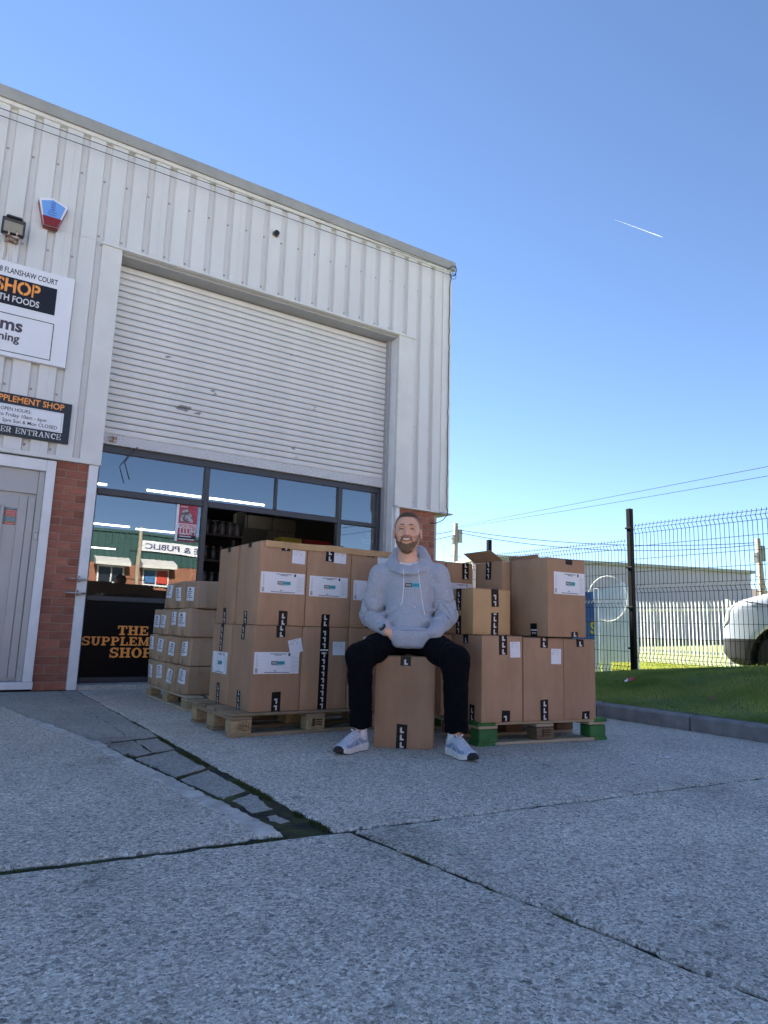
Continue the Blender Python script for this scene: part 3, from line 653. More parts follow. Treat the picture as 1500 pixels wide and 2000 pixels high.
# poster and the dark notice behind the glass
fr = front(YG-.006); mb = MB(); X0, X1, Z0, Z1 = 2.18, 2.43, 1.62, 2.05
PRED = mat('poster_red', (.33, .03, .06), .5, col2=(.5, .08, .12), vs=9); PGREY = mat('poster_grey', (.10, .09, .10), .5, col2=(.45, .42, .43), ramp=(.45, .55), vs=28)
PRED2 = mat('poster_letter_red', (.62, .04, .05), .5)
mb.rect(X0, X1, Z0, Z1, fr, 0, 0); mb.rect(X0, X0+.03, Z0, Z1, fr, .001, 1)
mb.flat([(X0+.05,Z1-.17),(X0+.07,Z1-.06),(X0+.12,Z1-.04),(X0+.15,Z1-.09),(X0+.19,Z1-.12),(X0+.2,Z1-.2),(X0+.06,Z1-.2)], fr, .001, 2)
mb.rect(X0+.031, X1-.002, Z0+.01, Z0+.075, fr, .001, 3)
mb.rect(X0+.031, X1-.004, Z0+.153, Z0+.212, fr, .0015, 5); mb.text('PORTING', .042, X1-.012, Z0+.16, fr, .002, 4, .02, 'R', .19); mb.text('LLUM', .062, X1-.012, Z0+.086, fr, .002, 5, .03, 'R', .185)
mb.rect(X0+.05, X1-.06, Z0+.055, Z0+.067, fr, .002, 5); mb.rect(X0+.04, X1-.02, Z0+.022, Z0+.034, fr, .002, 5)
mb.rect(X0+.05, X0+.13, Z1-.028, Z1-.018, fr, .001, 5)
tag(obj('poster', mb, [PRED, PAPER, PGREY, SIGND, PRED2, PRW]), 'red event poster taped to the shop window', 'poster')
mb = MB(); fr = front(YG+.012); mb.rect(4.66, 4.895, .96, 2.04, fr, 0, 0); mb.text('REFRS', .045, 4.70, 1.845, fr, .001, 1, .01, 'L', .18)
mb.rect(4.72, 4.86, 1.825, 1.832, fr, .001, 1)
mb.add([fr(u, v, .001) for u, v in ((4.775,1.915),(4.781,1.915),(4.781,1.985),(4.775,1.985),(4.775,1.915),(4.83,1.915),(4.83,1.921),(4.775,1.921))], [(0,1,2,3),(4,5,6,7)], 1)
mb.add([fr(u, v, .0012) for u, v in ((4.785,1.925),(4.79,1.922),(4.83,1.98),(4.825,1.983))], [(0,1,2,3)], 1)
tag(obj('window_notice', mb, [BLACKP, INKG]), 'black notice with grey lettering inside the side window', 'notice')
# two bent black wires hanging in the top pane
mb = MB()
for dx in (0,): mb.tube([(1.665+dx*.4, YG-.10, 2.62), (1.62+dx*.75, YG-.12, 2.56), (1.535+dx, YG-.13, 2.42), (1.60+dx, YG-.13, 2.235+.05*(dx > 0))], .0055, 6)
tag(obj('hanging_wire', mb, BLK, smooth=True), 'bent black wire hanging below the roller shutter', 'wire')
# side door
D = bobj('door', MB().box(-.25, .73, YW+.075, YW+.11, .095, 2.15), UPVC)
def dpl(name, x0, x1, y0, y1, z0, z1, M=UPVC, b=.004): return obj(name, MB().cbox(x0, x1, y0, y1, z0, z1, b), M, D)
dpl('door_frame', .755, .841, YW-.01, YW+.10, .09, 2.285, WHITE); dpl('door_frame', -.4, .754, YW-.008, YW+.10, 2.17, 2.286, WHITE); dpl('door_sill', -.4, .845, YW-.05, YW+.10, .02, .089, WHITE)
dpl('door_frame', .70, .754, YW+.03, YW+.12, .09, 2.169); dpl('top_panel', -.25, .699, YW+.045, YW+.074, 1.93, 2.169)
dpl('stile', .63, .695, YW+.05, YW+.074, .12, 1.90); dpl('stile', .548, .625, YW+.056, YW+.074, .12, 1.90)
dpl('panel_moulding', .40, .425, YW+.05, YW+.0745, 1.12, 1.80); dpl('panel_moulding', -.2, .399, YW+.051, YW+.0745, 1.775, 1.80); dpl('panel_moulding', -.2, .399, YW+.051, YW+.0745, 1.12, 1.145)
dpl('panel_moulding', .375, .40, YW+.05, YW+.0745, .30, 1.07); dpl('panel_moulding', -.2, .374, YW+.051, YW+.0745, 1.045, 1.07)
obj('door_glass', MB().box(-.2, .374, YW+.066, YW+.0735, .33, 1.044), mat('frosted_glass', (.10, .12, .13), .25), D)
dpl('lock_plate', .712, .742, YW+.012, YW+.0295, 1.475, 1.56, mat('lock_plate', (.5, .5, .46), .4)); dpl('lock_button', .722, .732, YW+.006, YW+.0118, 1.535, 1.545, BLK, .002)
mb = MB(); fr = front(YW+.074); zc = 1.775
cols = [mat('stick_teal', (.02, .13, .16), .5), mat('stick_red', (.48, .05, .03), .5), mat('stick_green', (.03, .20, .07), .5), mat('stick_blue', (.04, .14, .32), .5)]
for i, (c, h) in enumerate([(0,.022),(1,.022),(1,.024),(1,.02),(2,.018),(3,.02),(2,.018),(1,.028)]):
    mb.rect(.437, .54, zc-h, zc-.003, fr, .001, c); mb.rect(.43, .436, zc-h, zc-.003, fr, .001, 0); mb.rect(.45, .53, zc-h*.6, zc-h*.45, fr, .002, 4); zc -= h
obj('safety_sticker', mb, cols+[PRW], D)
# signs
fr = front(YW-.052)
s1 = thing('shop_sign', 'large white shop sign board with orange lettering on a black band', 'sign', (-.3, YW-.03, 3.27))
obj('sign_board', MB().cbox(-1.4, .816, YW-.052, YW-.002, 3.27, 4.262, .003), SIGNW, s1)
mb = MB(); mb.text('8 FLANSHAW COURT', .058, .655, 4.142, fr, .001, 0, .012, 'R', .535)
mb.rect(-1.3, .658, 3.806, 4.100, fr, .001, 0); mb.text('SHOP', .135, .505, 3.945, fr, .002, 1, .028, 'R', .40); mb.text('TH FOODS', .066, .508, 3.845, fr, .002, 2, .02, 'R', .37)
for k, (x, w_) in enumerate(((.145,.007),(.245,.007),(.35,.007),(.445,.007))): mb.rect(x, x+w_, 3.94, 4.085, fr, .003+.0002*k, 0)
for a in ((-1.3,.667,3.708,3.716),(-1.3,.667,3.313,3.321),(.659,.667,3.3212,3.7078)): mb.rect(*a, fr, .001, 0)
mb.text('ms', .125, .385, 3.545, fr, .002, 3, .03, 'R'); mb.text('ning', .08, .37, 3.432, fr, .002, 3, .025, 'R')
obj('sign_print', mb, [SIGND, ORANGE, PRW, mat('plum_letter', (.06, .045, .07), .5)], s1)
s2 = thing('opening_hours_sign', 'slate opening hours sign with orange heading beside the roller shutter', 'sign', (-.2, YW-.03, 2.48))
obj('sign_board', MB().cbox(-1.2, .924, YW-.030, YW-.002, 2.475, 2.902, .002), SIGNG, s2); fr = front(YW-.030); mb = MB()
mb.text('SUPPLEMENT SHOP', .062, .852, 2.820, fr, .001, 0, .02, 'R', .69)
mb.rect(-1.1, .855, 2.580, 2.790, fr, .001, 1); mb.rect(-1.1, .842, 2.588, 2.782, fr, .0015, 3); mb.rect(-1.1, .838, 2.592, 2.778, fr, .002, 1)
mb.text('OPEN HOURS:', .036, .555, 2.725, fr, .003, 2, .008, 'R', .27); mb.text('to Friday 10am - 6pm', .036, .70, 2.667, fr, .003, 2, .008, 'R', .425); mb.text('- 2pm Sun & Mon CLOSED', .036, .805, 2.608, fr, .003, 2, .008, 'R', .525)
slabtext(mb, 'ER', .056, .305, 2.506, fr, .001, 4, .095, .15, .06); slabtext(mb, 'ENTRANCE', .056, .435, 2.506, fr, .001, 4, .415, .15, .06)
obj('sign_print', mb, [ORANGE, SIGNW, SIGND, INKG, PRW], s2)
# alarm box, floodlight, camera
A = thing('alarm_box', 'shield shaped burglar alarm box with blue face and red base', 'alarm', (.525, YW, 4.9))
afr = lambda u, v, d: (u, YW-d, v); outl = [(.385,5.02),(.395,5.045),(.52,5.078),(.655,5.035),(.668,5.01),(.592,4.755),(.455,4.752)]
obj('back_box', MB().prism(outl, .0, .06, afr), mat('alarm_red', (.20, .015, .012), .3), A)
sc = lambda k, dz=0: [(.525+(u-.525)*k, 4.915+(v-4.915)*k+dz) for u, v in outl]
obj('rim', MB().prism(sc(.97, .006), .0605, .075, afr), SIGNW, A)
bl = [(.412,5.015),(.52,5.056),(.64,5.01),(.604,4.865),(.445,4.862)]
obj('face', MB().prism(bl, .0755, .084, afr), mat('alarm_blue', (.16, .34, .72), .15), A)
obj('red_base', MB().prism([(.436,4.858),(.616,4.860),(.588,4.764),(.46,4.762)], .0755, .088, afr), mat('alarm_red', (.2, .02, .02), .3), A)
mb = MB(); fr = front(YW-.0841)
mb.text('01924', .022, .525, 4.905, fr, .001, 0, .01, 'C'); mb.text('730357', .020, .525, 4.876, fr, .001, 0, .01, 'C')
for k in range(4): mb.rect(.505, .545, 4.94+k*.026, 4.952+k*.026, fr, .001, 0)
obj('print', mb, mat('alarm_ink', (.05, .09, .3), .5), A)
Lp = thing('floodlight', 'small rusty black floodlight above the white shop sign', 'floodlight', (.19, YW, 4.6))
TL = Matrix.Translation((.19, YW-.12, 4.60)) @ Matrix.Rotation(rad(14), 4, 'X')
obj('housing', MB().cbox(-.105, .105, -.03, .07, -.075, .085, .01, M=TL).cbox(-.075, .075, -.02, .06, .0855, .115, .012, M=TL), BLK, Lp)
obj('lens', MB().cbox(-.085, .085, -.036, -.0302, -.06, .045, .003, M=TL), mat('lamp_lens', (.22, .21, .17), .2), Lp)
obj('bracket', MB().cbox(.13, .25, YW-.15, YW-.0, 4.485, 4.50, .002).cbox(.15, .165, YW-.15, YW-.08, 4.5, 4.56, .002).cbox(.22, .235, YW-.15, YW-.08, 4.5, 4.56, .002), RUST, Lp)
stn = MB(); fr = front(YW); RS = bpy.data.materials.new('rust_streak'); RS.use_nodes = True; MATS['rust_streak'] = RS
_t = RS.node_tree; _b = _t.nodes['Principled BSDF']; _b.inputs['Base Color'].default_value = (.32, .20, .08, 1); _b.inputs['Roughness'].default_value = .9
_n = _t.nodes.new('ShaderNodeTexNoise'); _n.inputs['Scale'].default_value = 12; _n.inputs['Detail'].default_value = 6; _m = _t.nodes.new('ShaderNodeMapping'); _m.inputs['Scale'].default_value = (3, 1, .35); _c = _t.nodes.new('ShaderNodeTexCoord')
_r = _t.nodes.new('ShaderNodeMapRange'); _r.inputs['From Min'].default_value = .45; _r.inputs['From Max'].default_value = .75; _r.inputs['To Max'].default_value = .75
_t.links.new(_c.outputs['Object'], _m.inputs[0]); _t.links.new(_m.outputs[0], _n.inputs['Vector']); _t.links.new(_n.outputs[0], _r.inputs[0]); _t.links.new(_r.outputs[0], _b.inputs['Alpha'])
for a, b in ((.135, .165), (.175, .195), (.205, .245)): stn.rect(a, b, 4.268, 4.483, fr, .0012)
stuff(obj('rust_streaks', stn, RS, B))
stn = MB(); stn.rect(3.045, 3.062, 5.48, 5.585, fr, .0012); stuff(obj('rust_streaks', stn, RS, B))
C_ = thing('camera_stub', 'small dark security camera on the upper cladding', 'camera', (3.06, YW, 5.62))
TM = Matrix.Translation((3.06, YW, 5.62)) @ Matrix.Rotation(rad(90), 4, 'X')
obj('body', MB().lathe([(.018,.0),(.034,.002),(.034,.06),(.028,.066),(.01,.066)], 14, 0, TM), BLK, C_, smooth=False); obj('collar', MB().lathe([(.036,.0),(.045,.0),(.045,.012),(.036,.014)], 14, 0, TM), RUST, C_)
# cables under the eaves and down the corner
def cable(name, pts, r, label, sag=0):
    mb = MB(); mb.tube(pts, r, 5); return tag(obj(name, mb, BLK, smooth=True), label, 'cable')
def sag(a, b, d, n=14): 
    a = Vector(a); b = Vector(b); return [a+(b-a)*(i/n)+Vector((0,0,-d*4*(i/n)*(1-i/n))) for i in range(n+1)]
cable('cable', sag((-7, YW-.06, 5.80), (5.85, YW-.075, 6.01), .03, 26), .0042, 'upper of two thin black cables strung under the eaves')
cable('cable', sag((-7, YW-.06, 5.72), (5.85, YW-.07, 5.93), .03, 26), .0042, 'lower of two thin black cables strung under the eaves')
p = [(5.80,YW-.05,6.01),(5.86,YW-.09,6.07),(5.93,YW-.08,6.10),(5.975,YW-.05,6.06),(5.965,YW-.03,5.99),(5.90,YW-.03,5.95),(5.872,YW-.03,5.85)]
rr = random.Random(3)
p += [(5.868+rr.uniform(-.006,.006), YW-.028, z) for z in np.arange(5.7, 2.45, -.09)]+[(5.86,YW-.04,2.42),(5.875,YW-.05,2.35),(5.86,YW-.06,2.30),(5.80,YW-.03,2.22),(5.70,YW-.02,2.17),(5.62,YW+.01,2.16)]
cable('cable', p, .0065, 'thick black cable looped and tied down the building corner')
mb = MB()
for z in (5.93, 5.98): mb.tube([(5.90+.055*math.cos(a), YW-.06+.02*math.sin(a), z+.06*math.sin(a*1.0+.5)) for a in np.linspace(0, 6.28, 16)], .004, 5)
tag(obj('cable_coil', mb, BLK, smooth=True), 'loose loops of black cable at the eaves corner', 'cable')
# ------------------------------------------------------------------ inside the shop
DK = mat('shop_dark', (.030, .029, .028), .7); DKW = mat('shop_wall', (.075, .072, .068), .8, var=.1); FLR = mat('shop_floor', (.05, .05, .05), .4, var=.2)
def st(name, *a, M=DK): return struct(obj(name, MB().box(*a), M))
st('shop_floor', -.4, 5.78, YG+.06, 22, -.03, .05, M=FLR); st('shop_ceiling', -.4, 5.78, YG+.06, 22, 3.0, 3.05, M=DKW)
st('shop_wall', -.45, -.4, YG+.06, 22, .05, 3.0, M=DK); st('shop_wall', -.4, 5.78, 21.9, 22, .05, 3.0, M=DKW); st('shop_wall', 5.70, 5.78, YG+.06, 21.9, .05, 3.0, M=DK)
TUBE = mat('lit_tube', (1, .97, .9), .4, emit=1.8)
for i, (x0, x1, y, z) in enumerate([(2.33,3.05,14.3,2.56),(3.22,4.12,14.5,2.56),(3.10,3.78,19.2,2.56),(2.36,3.16,10.15,2.59),(3.3,4.2,10.15,2.59),(.9,1.8,10.15,2.59)]):
    T = thing('tube_light', ['lit fluorescent tube deep inside the shop, left one of its row', 'lit fluorescent tube deep inside the shop, next to the door opening', 'lit fluorescent tube at the far end of the shop', 'lit fluorescent tube just inside the shop window', 'lit fluorescent tube just inside the open doorway', 'lit fluorescent tube just inside the shop, by the side door'][i], 'light', (x0, y, z))
    obj('tube', MB().tube([(x0,y,z),(x1,y,z)], .015, 8), TUBE, T); obj('fitting', MB().box(x0-.05, x1+.05, y-.03, y+.03, z+.016, z+.05), DKW, T)
    obj('hanger', MB().box(x0+.1, x0+.11, y-.005, y+.005, z+.06, 3.0).box(x1-.11, x1-.10, y-.005, y+.005, z+.06, 3.0), DKW, T)
Pt = thing('partition', 'pale block partition wall inside the shop', 'wall', (4.3, 10.5, .05))
mb = MB()
for r in range(11):
    x = 3.86-(0 if r % 2 else .22)
    while x < 4.95:
        a, b = max(x, 3.86), min(x+.43, 4.95)
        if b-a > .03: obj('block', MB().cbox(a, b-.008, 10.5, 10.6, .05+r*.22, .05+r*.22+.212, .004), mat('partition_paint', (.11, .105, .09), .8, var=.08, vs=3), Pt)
        x += .44
tag(obj('picture', MB().cbox(3.96, 4.42, 10.47, 10.498, 1.90, 2.25, .006), DK), 'dark framed picture on the pale partition', 'picture')
Sh = thing('shelf_unit', 'dark shop shelf unit filled with supplement tubs', 'shelf', (3.2, 9.6, .05))
for x in (2.88, 3.60): obj('upright', MB().box(x, x+.03, 9.45, 9.75, .05, 2.35), DK, Sh)
tm = None; TUBM = mat('tub_plastic', (.05, .05, .055), .35, rnd=.8)
for r, z in enumerate((.45, .82, 1.19, 1.56, 1.93)):
    obj('shelf_board', MB().box(2.911, 3.599, 9.45, 9.75, z, z+.025), DK, Sh)
    for k in range(6):
        loc = (2.98+k*.112, 9.53, z+.025)
        if tm is None:
            q = MB(); q.lathe([(.04,0),(.045,.008),(.045,.15),(.04,.165)], 12); tb = obj('supplement_tub', q, TUBM, loc=loc, smooth=True); tm = tb.data; q2 = MB(); q2.lathe([(.042,.166),(.046,.168),(.046,.20),(.042,.205)], 12); lm = obj('lid', q2, BLK, tb, local=True).data
        else:
            tb = obj('supplement_tub', None, None, loc=loc, me=tm); obj('lid', None, None, tb, me=lm, local=True)
        tag(tb, ('dark supplement tub on the shop shelf, %s shelf from the floor' % ('lowest', 'second', 'third', 'fourth', 'topmost')[r]), 'tub', 'supplement tubs on the shop shelves')
Ct = thing('display_stand', 'dark display stand behind the doorway carrying crates', 'stand', (4.9, 9.9, .05))
obj('top', MB().cbox(4.25, 5.6, 9.75, 10.1, 1.80, 1.84, .004), DK, Ct)
for x in (4.27, 5.54): obj('leg', MB().box(x, x+.04, 9.77, 10.08, .05, 1.80), DK, Ct)
def crate(x0, x1, c, nm, lab):
    T = thing('crate', lab, 'crate', ((x0+x1)/2, 9.9, 1.84)); M = mat(nm, c, .5)
    obj('wall', MB().cbox(x0, x1, 9.78, 9.795, 1.84, 2.06, .003).cbox(x0, x1, 10.03, 10.045, 1.84, 2.06, .003).cbox(x0, x0+.014, 9.796, 10.029, 1.84, 2.06, .003).cbox(x1-.014, x1, 9.796, 10.029, 1.84, 2.06, .003), M, T); obj('base', MB().box(x0+.015, x1-.015, 9.796, 10.029, 1.842, 1.855), M, T)
crate(4.36, 4.72, (.40, .30, .03), 'crate_yellow', 'yellow crate on the display stand in the doorway'); crate(4.80, 5.25, (.35, .02, .02), 'crate_red', 'red crate on the display stand in the doorway')
# ================================================================== PALLETS, CARTONS
def pallet(label, loc, rz, L, D, H, wood, block, corner=None, stamps=(), group='wooden pallets on the forecourt', blade=.1, skew=0):
    P = thing('pallet', label, 'pallet', loc, rz, group); t = .021; rr = random.Random(int(loc[0]*100))
    def part(nm, x0, x1, y0, y1, z0, z1, M, b=.004): return obj(nm, MB().cbox(x0, x1, y0, y1, z0, z1, b, jit=.0016), M, P, local=True)
    ws = [.145, .1, .145, .1, .145]; gap = (D-sum(ws))/4; y = 0
    for i, w_ in enumerate(ws):
        part('deck_board', rr.uniform(-.006, .004), L+rr.uniform(-.004, .006), y, y+w_, H-t, H-rr.uniform(0, .002), wood); y += w_+gap
    for i, (y0, w_) in enumerate(((0, .1), (D/2-.0725, .145), (D-.1, .1))): part('bottom_board', 0, L, y0+.002, y0+w_-.002, 0, t, wood)
    for i, x0 in enumerate((0, L/2-.0725, L-.145)):
        part('stringer_board', x0+.001, x0+.144, .003, D-.003, H-2*t-.001, H-t-.0005, wood)
        for j, (y0, w_) in enumerate(((0, .1), (D/2-.0725, .145), (D-.1, .1))):
            c = corner if (corner and i in (0, 2) and j in (0, 2)) else block
            part('block', x0+.002+rr.uniform(-.004,.004), x0+.143, y0+.0+rr.uniform(-.003,.003), y0+w_, t+.0005, H-2*t-.002, c, .005)
    if corner:
        for x0, x1 in ((-.009, .125), (L-.10, L+.009)): part('painted_end', x0, x1, -.004, .155, H-t-.0015, H+.0015, corner, .003); part('painted_end', x0, x1, -.0035, .105, -.001, t+.002, corner, .003)
    mb = MB(); fr = lambda u, v, d: (u, -d-.004, v)
    for kind, x, z in stamps:
        if kind == 'epal':
            mb.tube([(x+.048*math.cos(a), -.0042, z+.026*math.sin(a)) for a in np.linspace(0, 6.2832, 25)], .0016, 4); mb.text('EPAL', .024, x, z-.012, fr, .001, 0, 0, 'C', .07)
        else:
            for k in range(3): mb.rect(x-.005, x+.045, z-.018+k*.015, z-.010+k*.015, fr, .001)
            mb.add([fr(*p, .001) for p in ((x-.03,z-.025),(x-.01,z-.025),(x-.01,z+.025),(x-.03,z+.025))], [(0,1,2,3)])
    if stamps: obj('stamp', mb, STAMP, P, local=True)
    return P
pallet('weathered wooden pallet with an oval stamp, under the two-high stack of big cartons', (1.617, 4.236, 0), 0, 1.2, .80, .148, WOOD, CHIP, stamps=(('epal', .095, .068), ('box', .60, .07)))
pallet('pale wooden pallet under the small cartons beside the shop window', (2.545, 5.575, 0), rad(90), 1.26, .80, .118, WOODL, CHIP)
PR = thing; RA = rad(-7.4); RO = Vector((2.907, 3.375, 0))
pallet('wooden pallet with green painted corners near the grass verge', RO, RA, 1.03, .80, .143, WOODL, WOODD, GREENP, stamps=(('box', .515, .065),))
# ---- carton
def rbmesh(w_, d_, h_, r=.004, n=5, bul=.0015, fn=None):
    V = {}; mb = MB(); S2 = (w_/2, d_/2, h_/2)
    def P(p):
        q = [max(-(s-r), min(s-r, c)) for c, s in zip(p, S2)]; dv = Vector(p)-Vector(q)
        if dv.length > 1e-7: dv = dv.normalized()*r
        x = Vector(q)+dv; u = [c/s for c, s in zip(p, S2)]
        for ax in range(3):
            if abs(abs(u[ax])-1) < 1e-6:
                o = [i for i in range(3) if i != ax]; x[ax] += math.copysign(bul, u[ax])*(1-u[o[0]]**2)*(1-u[o[1]]**2)
        x.z += h_/2
        if fn: x = fn(x)
        k = (round(p[0], 5), round(p[1], 5), round(p[2], 5))
        if k not in V: V[k] = len(mb.v); mb.v.append(tuple(x))
        return V[k]
    for ax in range(3):
        o = [i for i in range(3) if i != ax]
        for sg in (-1, 1):
            g = []
            for dim in o:
                s = S2[dim]; g.append([-s, -s+r]+[(-1+2*k/n)*(s-r) for k in range(1, n)]+[s-r, s])
            for i in range(len(g[0])-1):
                for j in range(len(g[1])-1):
                    c = []
                    for a, b_ in ((i,j),(i+1,j),(i+1,j+1),(i,j+1)):
                        p = [0,0,0]; p[ax] = sg*S2[ax]; p[o[0]] = g[0][a]; p[o[1]] = g[1][b_]; c.append(P(p))
                    if (sg > 0) == (ax == 1): c = c[::-1]
                    mb.f.append(tuple(c)); mb.m.append(0)
    return mb
def face(kind, w_, d_, h_, bul=.0015, rot=None):
    """frame on a carton side: u rightwards, v up, d outward; follows the slight bulge of the board"""
    W_ = w_ if kind == 'F' else d_
    def fr(u, v, d):
        U = 2*u/W_-1; Vv = 2*v/h_-1; e = d+bul*max(0, 1-U*U)*max(0, 1-Vv*Vv)
        return (u-w_/2, -d_/2-e, v) if kind == 'F' else (-w_/2-e, d_/2-u, v)
    return fr
def rotfr(fr, cu, cv, a):
    ca, sa = math.cos(a), math.sin(a); return lambda u, v, d: fr(cu+(u-cu)*ca-(v-cv)*sa, cv+(u-cu)*sa+(v-cv)*ca, d)
def grid(mb, u0, u1, v0, v1, fr, d, mi=0, nu=8, nv=5):
    V = [fr(u0+(u1-u0)*i/nu, v0+(v1-v0)*j/nv, d) for j in range(nv+1) for i in range(nu+1)]
    mb.add(V, [(j*(nu+1)+i, j*(nu+1)+i+1, (j+1)*(nu+1)+i+1, (j+1)*(nu+1)+i) for j in range(nv) for i in range(nu)], mi)
LP = [(0,0),(.66,0),(.66,.26),(.28,.26),(.28,1),(0,1)]
def tape(parent, fr, u0, v0, v1, flip=False, wd=.064, ph=.0, brk=None, seed=0):
    mb = MB(); rr = random.Random(seed+int(u0*1000)+int(v0*1000)); nv = max(2, int((v1-v0)/.05)); sl = rr.uniform(-.004, .004)
    a = [(u0+sl*0, v0), (u0+wd, v0+rr.uniform(-.003,.003)), (u0+wd+sl, v1+rr.uniform(-.004,.004)), (u0+sl, v1)]
    for k in range(nv):
        t0, t1 = k/nv, (k+1)/nv
        L = lambda t, i, j: (a[i][0]+(a[j][0]-a[i][0])*t, a[i][1]+(a[j][1]-a[i][1])*t)
        mb.flat([L(t0,0,3), L(t0,1,2), L(t1,1,2), L(t1,0,3)], fr, .0010, 0)
    s = .031; v = v0+.006+ph; c = u0+wd/2
    while v < v1-s*.35:
        if brk and brk-.03 < v < brk+.022:
            mb.rect(u0+.003, u0+wd-.003, brk+.006, brk+.016, fr, .0016, 1)
            f2 = rotfr(fr, c, brk-.01, math.pi) if flip else fr
            mb.text('LifeLab', .013, c, brk-.016, f2, .0016, 1, .02, 'C', .042); v = brk+.024; continue
        hh = min(s, v1-.002-v)
        f2 = rotfr(fr, c, v+s/2, math.pi) if flip else fr
        if hh >= s*.98 or not flip:
            clip = [(p[0], min(p[1], hh/s)) for p in LP]
            mb.flat([(c-.006+p[0]*s-.004, v+p[1]*s-.003) for p in clip], f2, .0014, 2)
            mb.flat([(c-.006+p[0]*s, v+p[1]*s) for p in clip], f2, .0018, 1)
        v += .0425
    return obj('tape', mb, [TAPE, PRW, PRG], parent, local=True)
def biglabel(parent, fr, u0, v0, w_=.322, h_=.14, a=0, umax=None):
    mb = MB(); f0 = rotfr(fr, u0+w_/2, v0+h_/2, a); uu = umax or u0+w_
    grid(mb, u0, uu, v0, v0+h_, f0, .0012, 0, 10, 5)
    r = lambda x0, x1, y0, y1, m_, d=.0017: mb.rect(u0+x0*w_, u0+x1*w_, v0+y0*h_, v0+y1*h_, f0, d, m_)
    r(.375, .525, .42, .58, 1); r(.525, .675, .415, .585, 2)
    mb.text('WOLF', .012, u0+.45*w_, v0+.46*h_, f0, .0021, 0, .03, 'C', .13*w_); mb.text('ATHLETE', .011, u0+.60*w_, v0+.46*h_, f0, .0021, 1, .01, 'C', .135*w_)
    r(.40, .62, .375, .395, 3)
    for y, x0, x1 in ((.90,.34,.70),(.845,.44,.60),(.045,.24,.78),(.12,.44,.50)):
        x = x0
        while x < x1: r(x, min(x+.022, x1), y, y+.035, 1); x += .029
    for k in range(6): r(.742+.01*abs(k-2.5)*.4, .80-.01*abs(k-2.5)*.4, .82+.024*k, .842+.024*k, 1)
    for k in range(13): r(.825, .97 if k % 3 else .90, .10+.058*k, .112+.058*k, 3)
    for x in (.822, .90, .972): r(x, x+.003, .08, .86, 3, .0019)
    for k in range(9): r(.05, .075, .32+.065*k, .355+.065*k, 3)
    for k in range(5): r(.03, .085, .06+.042*k, .082+.042*k, 1)
    return obj('label', mb, [PAPER, INK, TEAL, INKG], parent, local=True)
def slip(parent, fr, u0, v0, w_=.098, h_=.092, a=0):
    mb = MB(); f0 = rotfr(fr, u0+w_/2, v0+h_/2, a); grid(mb, u0, u0+w_, v0, v0+h_, f0, .0012, 0, 3, 3)
    r = lambda x0, x1, y0, y1, m_: mb.rect(u0+x0*w_, u0+x1*w_, v0+y0*h_, v0+y1*h_, f0, .0017, m_)
    r(.12, .80, .91, .935, 1); r(.25, .6, .86, .88, 1)
    for k in range(5): r(.08, .45 if k % 2 else .36, .80-.05*k, .815-.05*k, 1); r(.55, .82 if k % 2 else .75, .80-.05*k, .815-.05*k, 1)
    return obj('packing_slip', mb, [PAPER, INKG], parent, local=True)
def carton(label, x0, x1, y0, y1, z0, h_, M=CARD, rz=0, group=None, flaps=True, r=.004, fn=None, centre=None, bul=.0015):
    w_, d_ = x1-x0, y1-y0; c = centre or ((x0+x1)/2, (y0+y1)/2)
    T = thing('carton', label, 'box', (c[0], c[1], z0), rz, group); b = rbmesh(w_, d_, h_-.004, r, 5, bul, fn)
    autosmooth(obj('body', b, M, T, local=True), 40)
    if flaps:
        for s in (-1, 1):
            f = MB(); f.cbox(-w_/2+.002, w_/2-.002, min(s*d_/2*.995, s*.002), max(s*d_/2*.995, s*.002), h_-.0035, h_-.0003, .0012); obj('flap', f, M, T, local=True)
    T['dims'] = (w_, d_, h_); return T
def F(T, k='F'): return face(k, *T['dims'])
BH = .553; Z0 = .148; Z1 = .703
gA = 'big brown cartons stacked on the weathered pallet'
# ---- left stack
t = carton('big carton with level label and slip, upper tier corner of the weathered pallet', 1.757, 2.103, 4.258, 4.642, Z1, .557, group=gA); f = F(t)
tape(t, f, .150, .50, .556, True); tape(t, f, .155, .0, .098, seed=1); biglabel(t, f, .012, .212); slip(t, f, .232, .420, a=-.03); f = F(t, 'L')
tape(t, f, .165, .525, .556, True, wd=.06); tape(t, f, .16, .0, .09, True, wd=.06)
t = carton('big carton with tilted packing slip, lower tier corner of the weathered pallet', 1.745, 2.092, 4.255, 4.645, Z0, BH, group=gA); f = F(t)
tape(t, f, .158, .475, .553); biglabel(t, f, .010, .240); slip(t, f, .252, .375, a=.22); tape(t, f, .148, 0, .122, True); f = F(t, 'L')
tape(t, f, .17, .455, .553, True, wd=.06); tape(t, f, .16, 0, .12, wd=.06)
t = carton('big carton with creased label, middle of the upper tier on the weathered pallet', 2.108, 2.458, 4.262, 4.64, Z1, .553, rz=.004, group=gA); f = F(t)
tape(t, f, .140, .455, .553); tape(t, f, .125, 0, .085, seed=3); biglabel(t, f, .022, .205, .305, .142); slip(t, f, .208, .447, a=-.02)
t = carton('big carton sealed with a full length black tape, middle of the lower tier', 2.097, 2.452, 4.256, 4.64, Z0, BH, rz=-.004, group=gA); f = F(t)
tape(t, f, .135, .0, .553, True, wd=.068, brk=.385); slip(t, f, .235, .362)
t = carton('big carton behind the seated person, upper tier at the end of the weathered pallet', 2.464, 2.812, 4.258, 4.64, Z1, .551, group=gA); f = F(t)
tape(t, f, .125, .515, .551, seed=5); biglabel(t, f, .018, .195, .31, .142); slip(t, f, .215, .45); tape(t, f, .13, 0, .08)
t = carton('big carton behind the seated person, lower tier at the end of the weathered pallet', 2.459, 2.812, 4.258, 4.64, Z0, BH, group=gA); f = F(t)
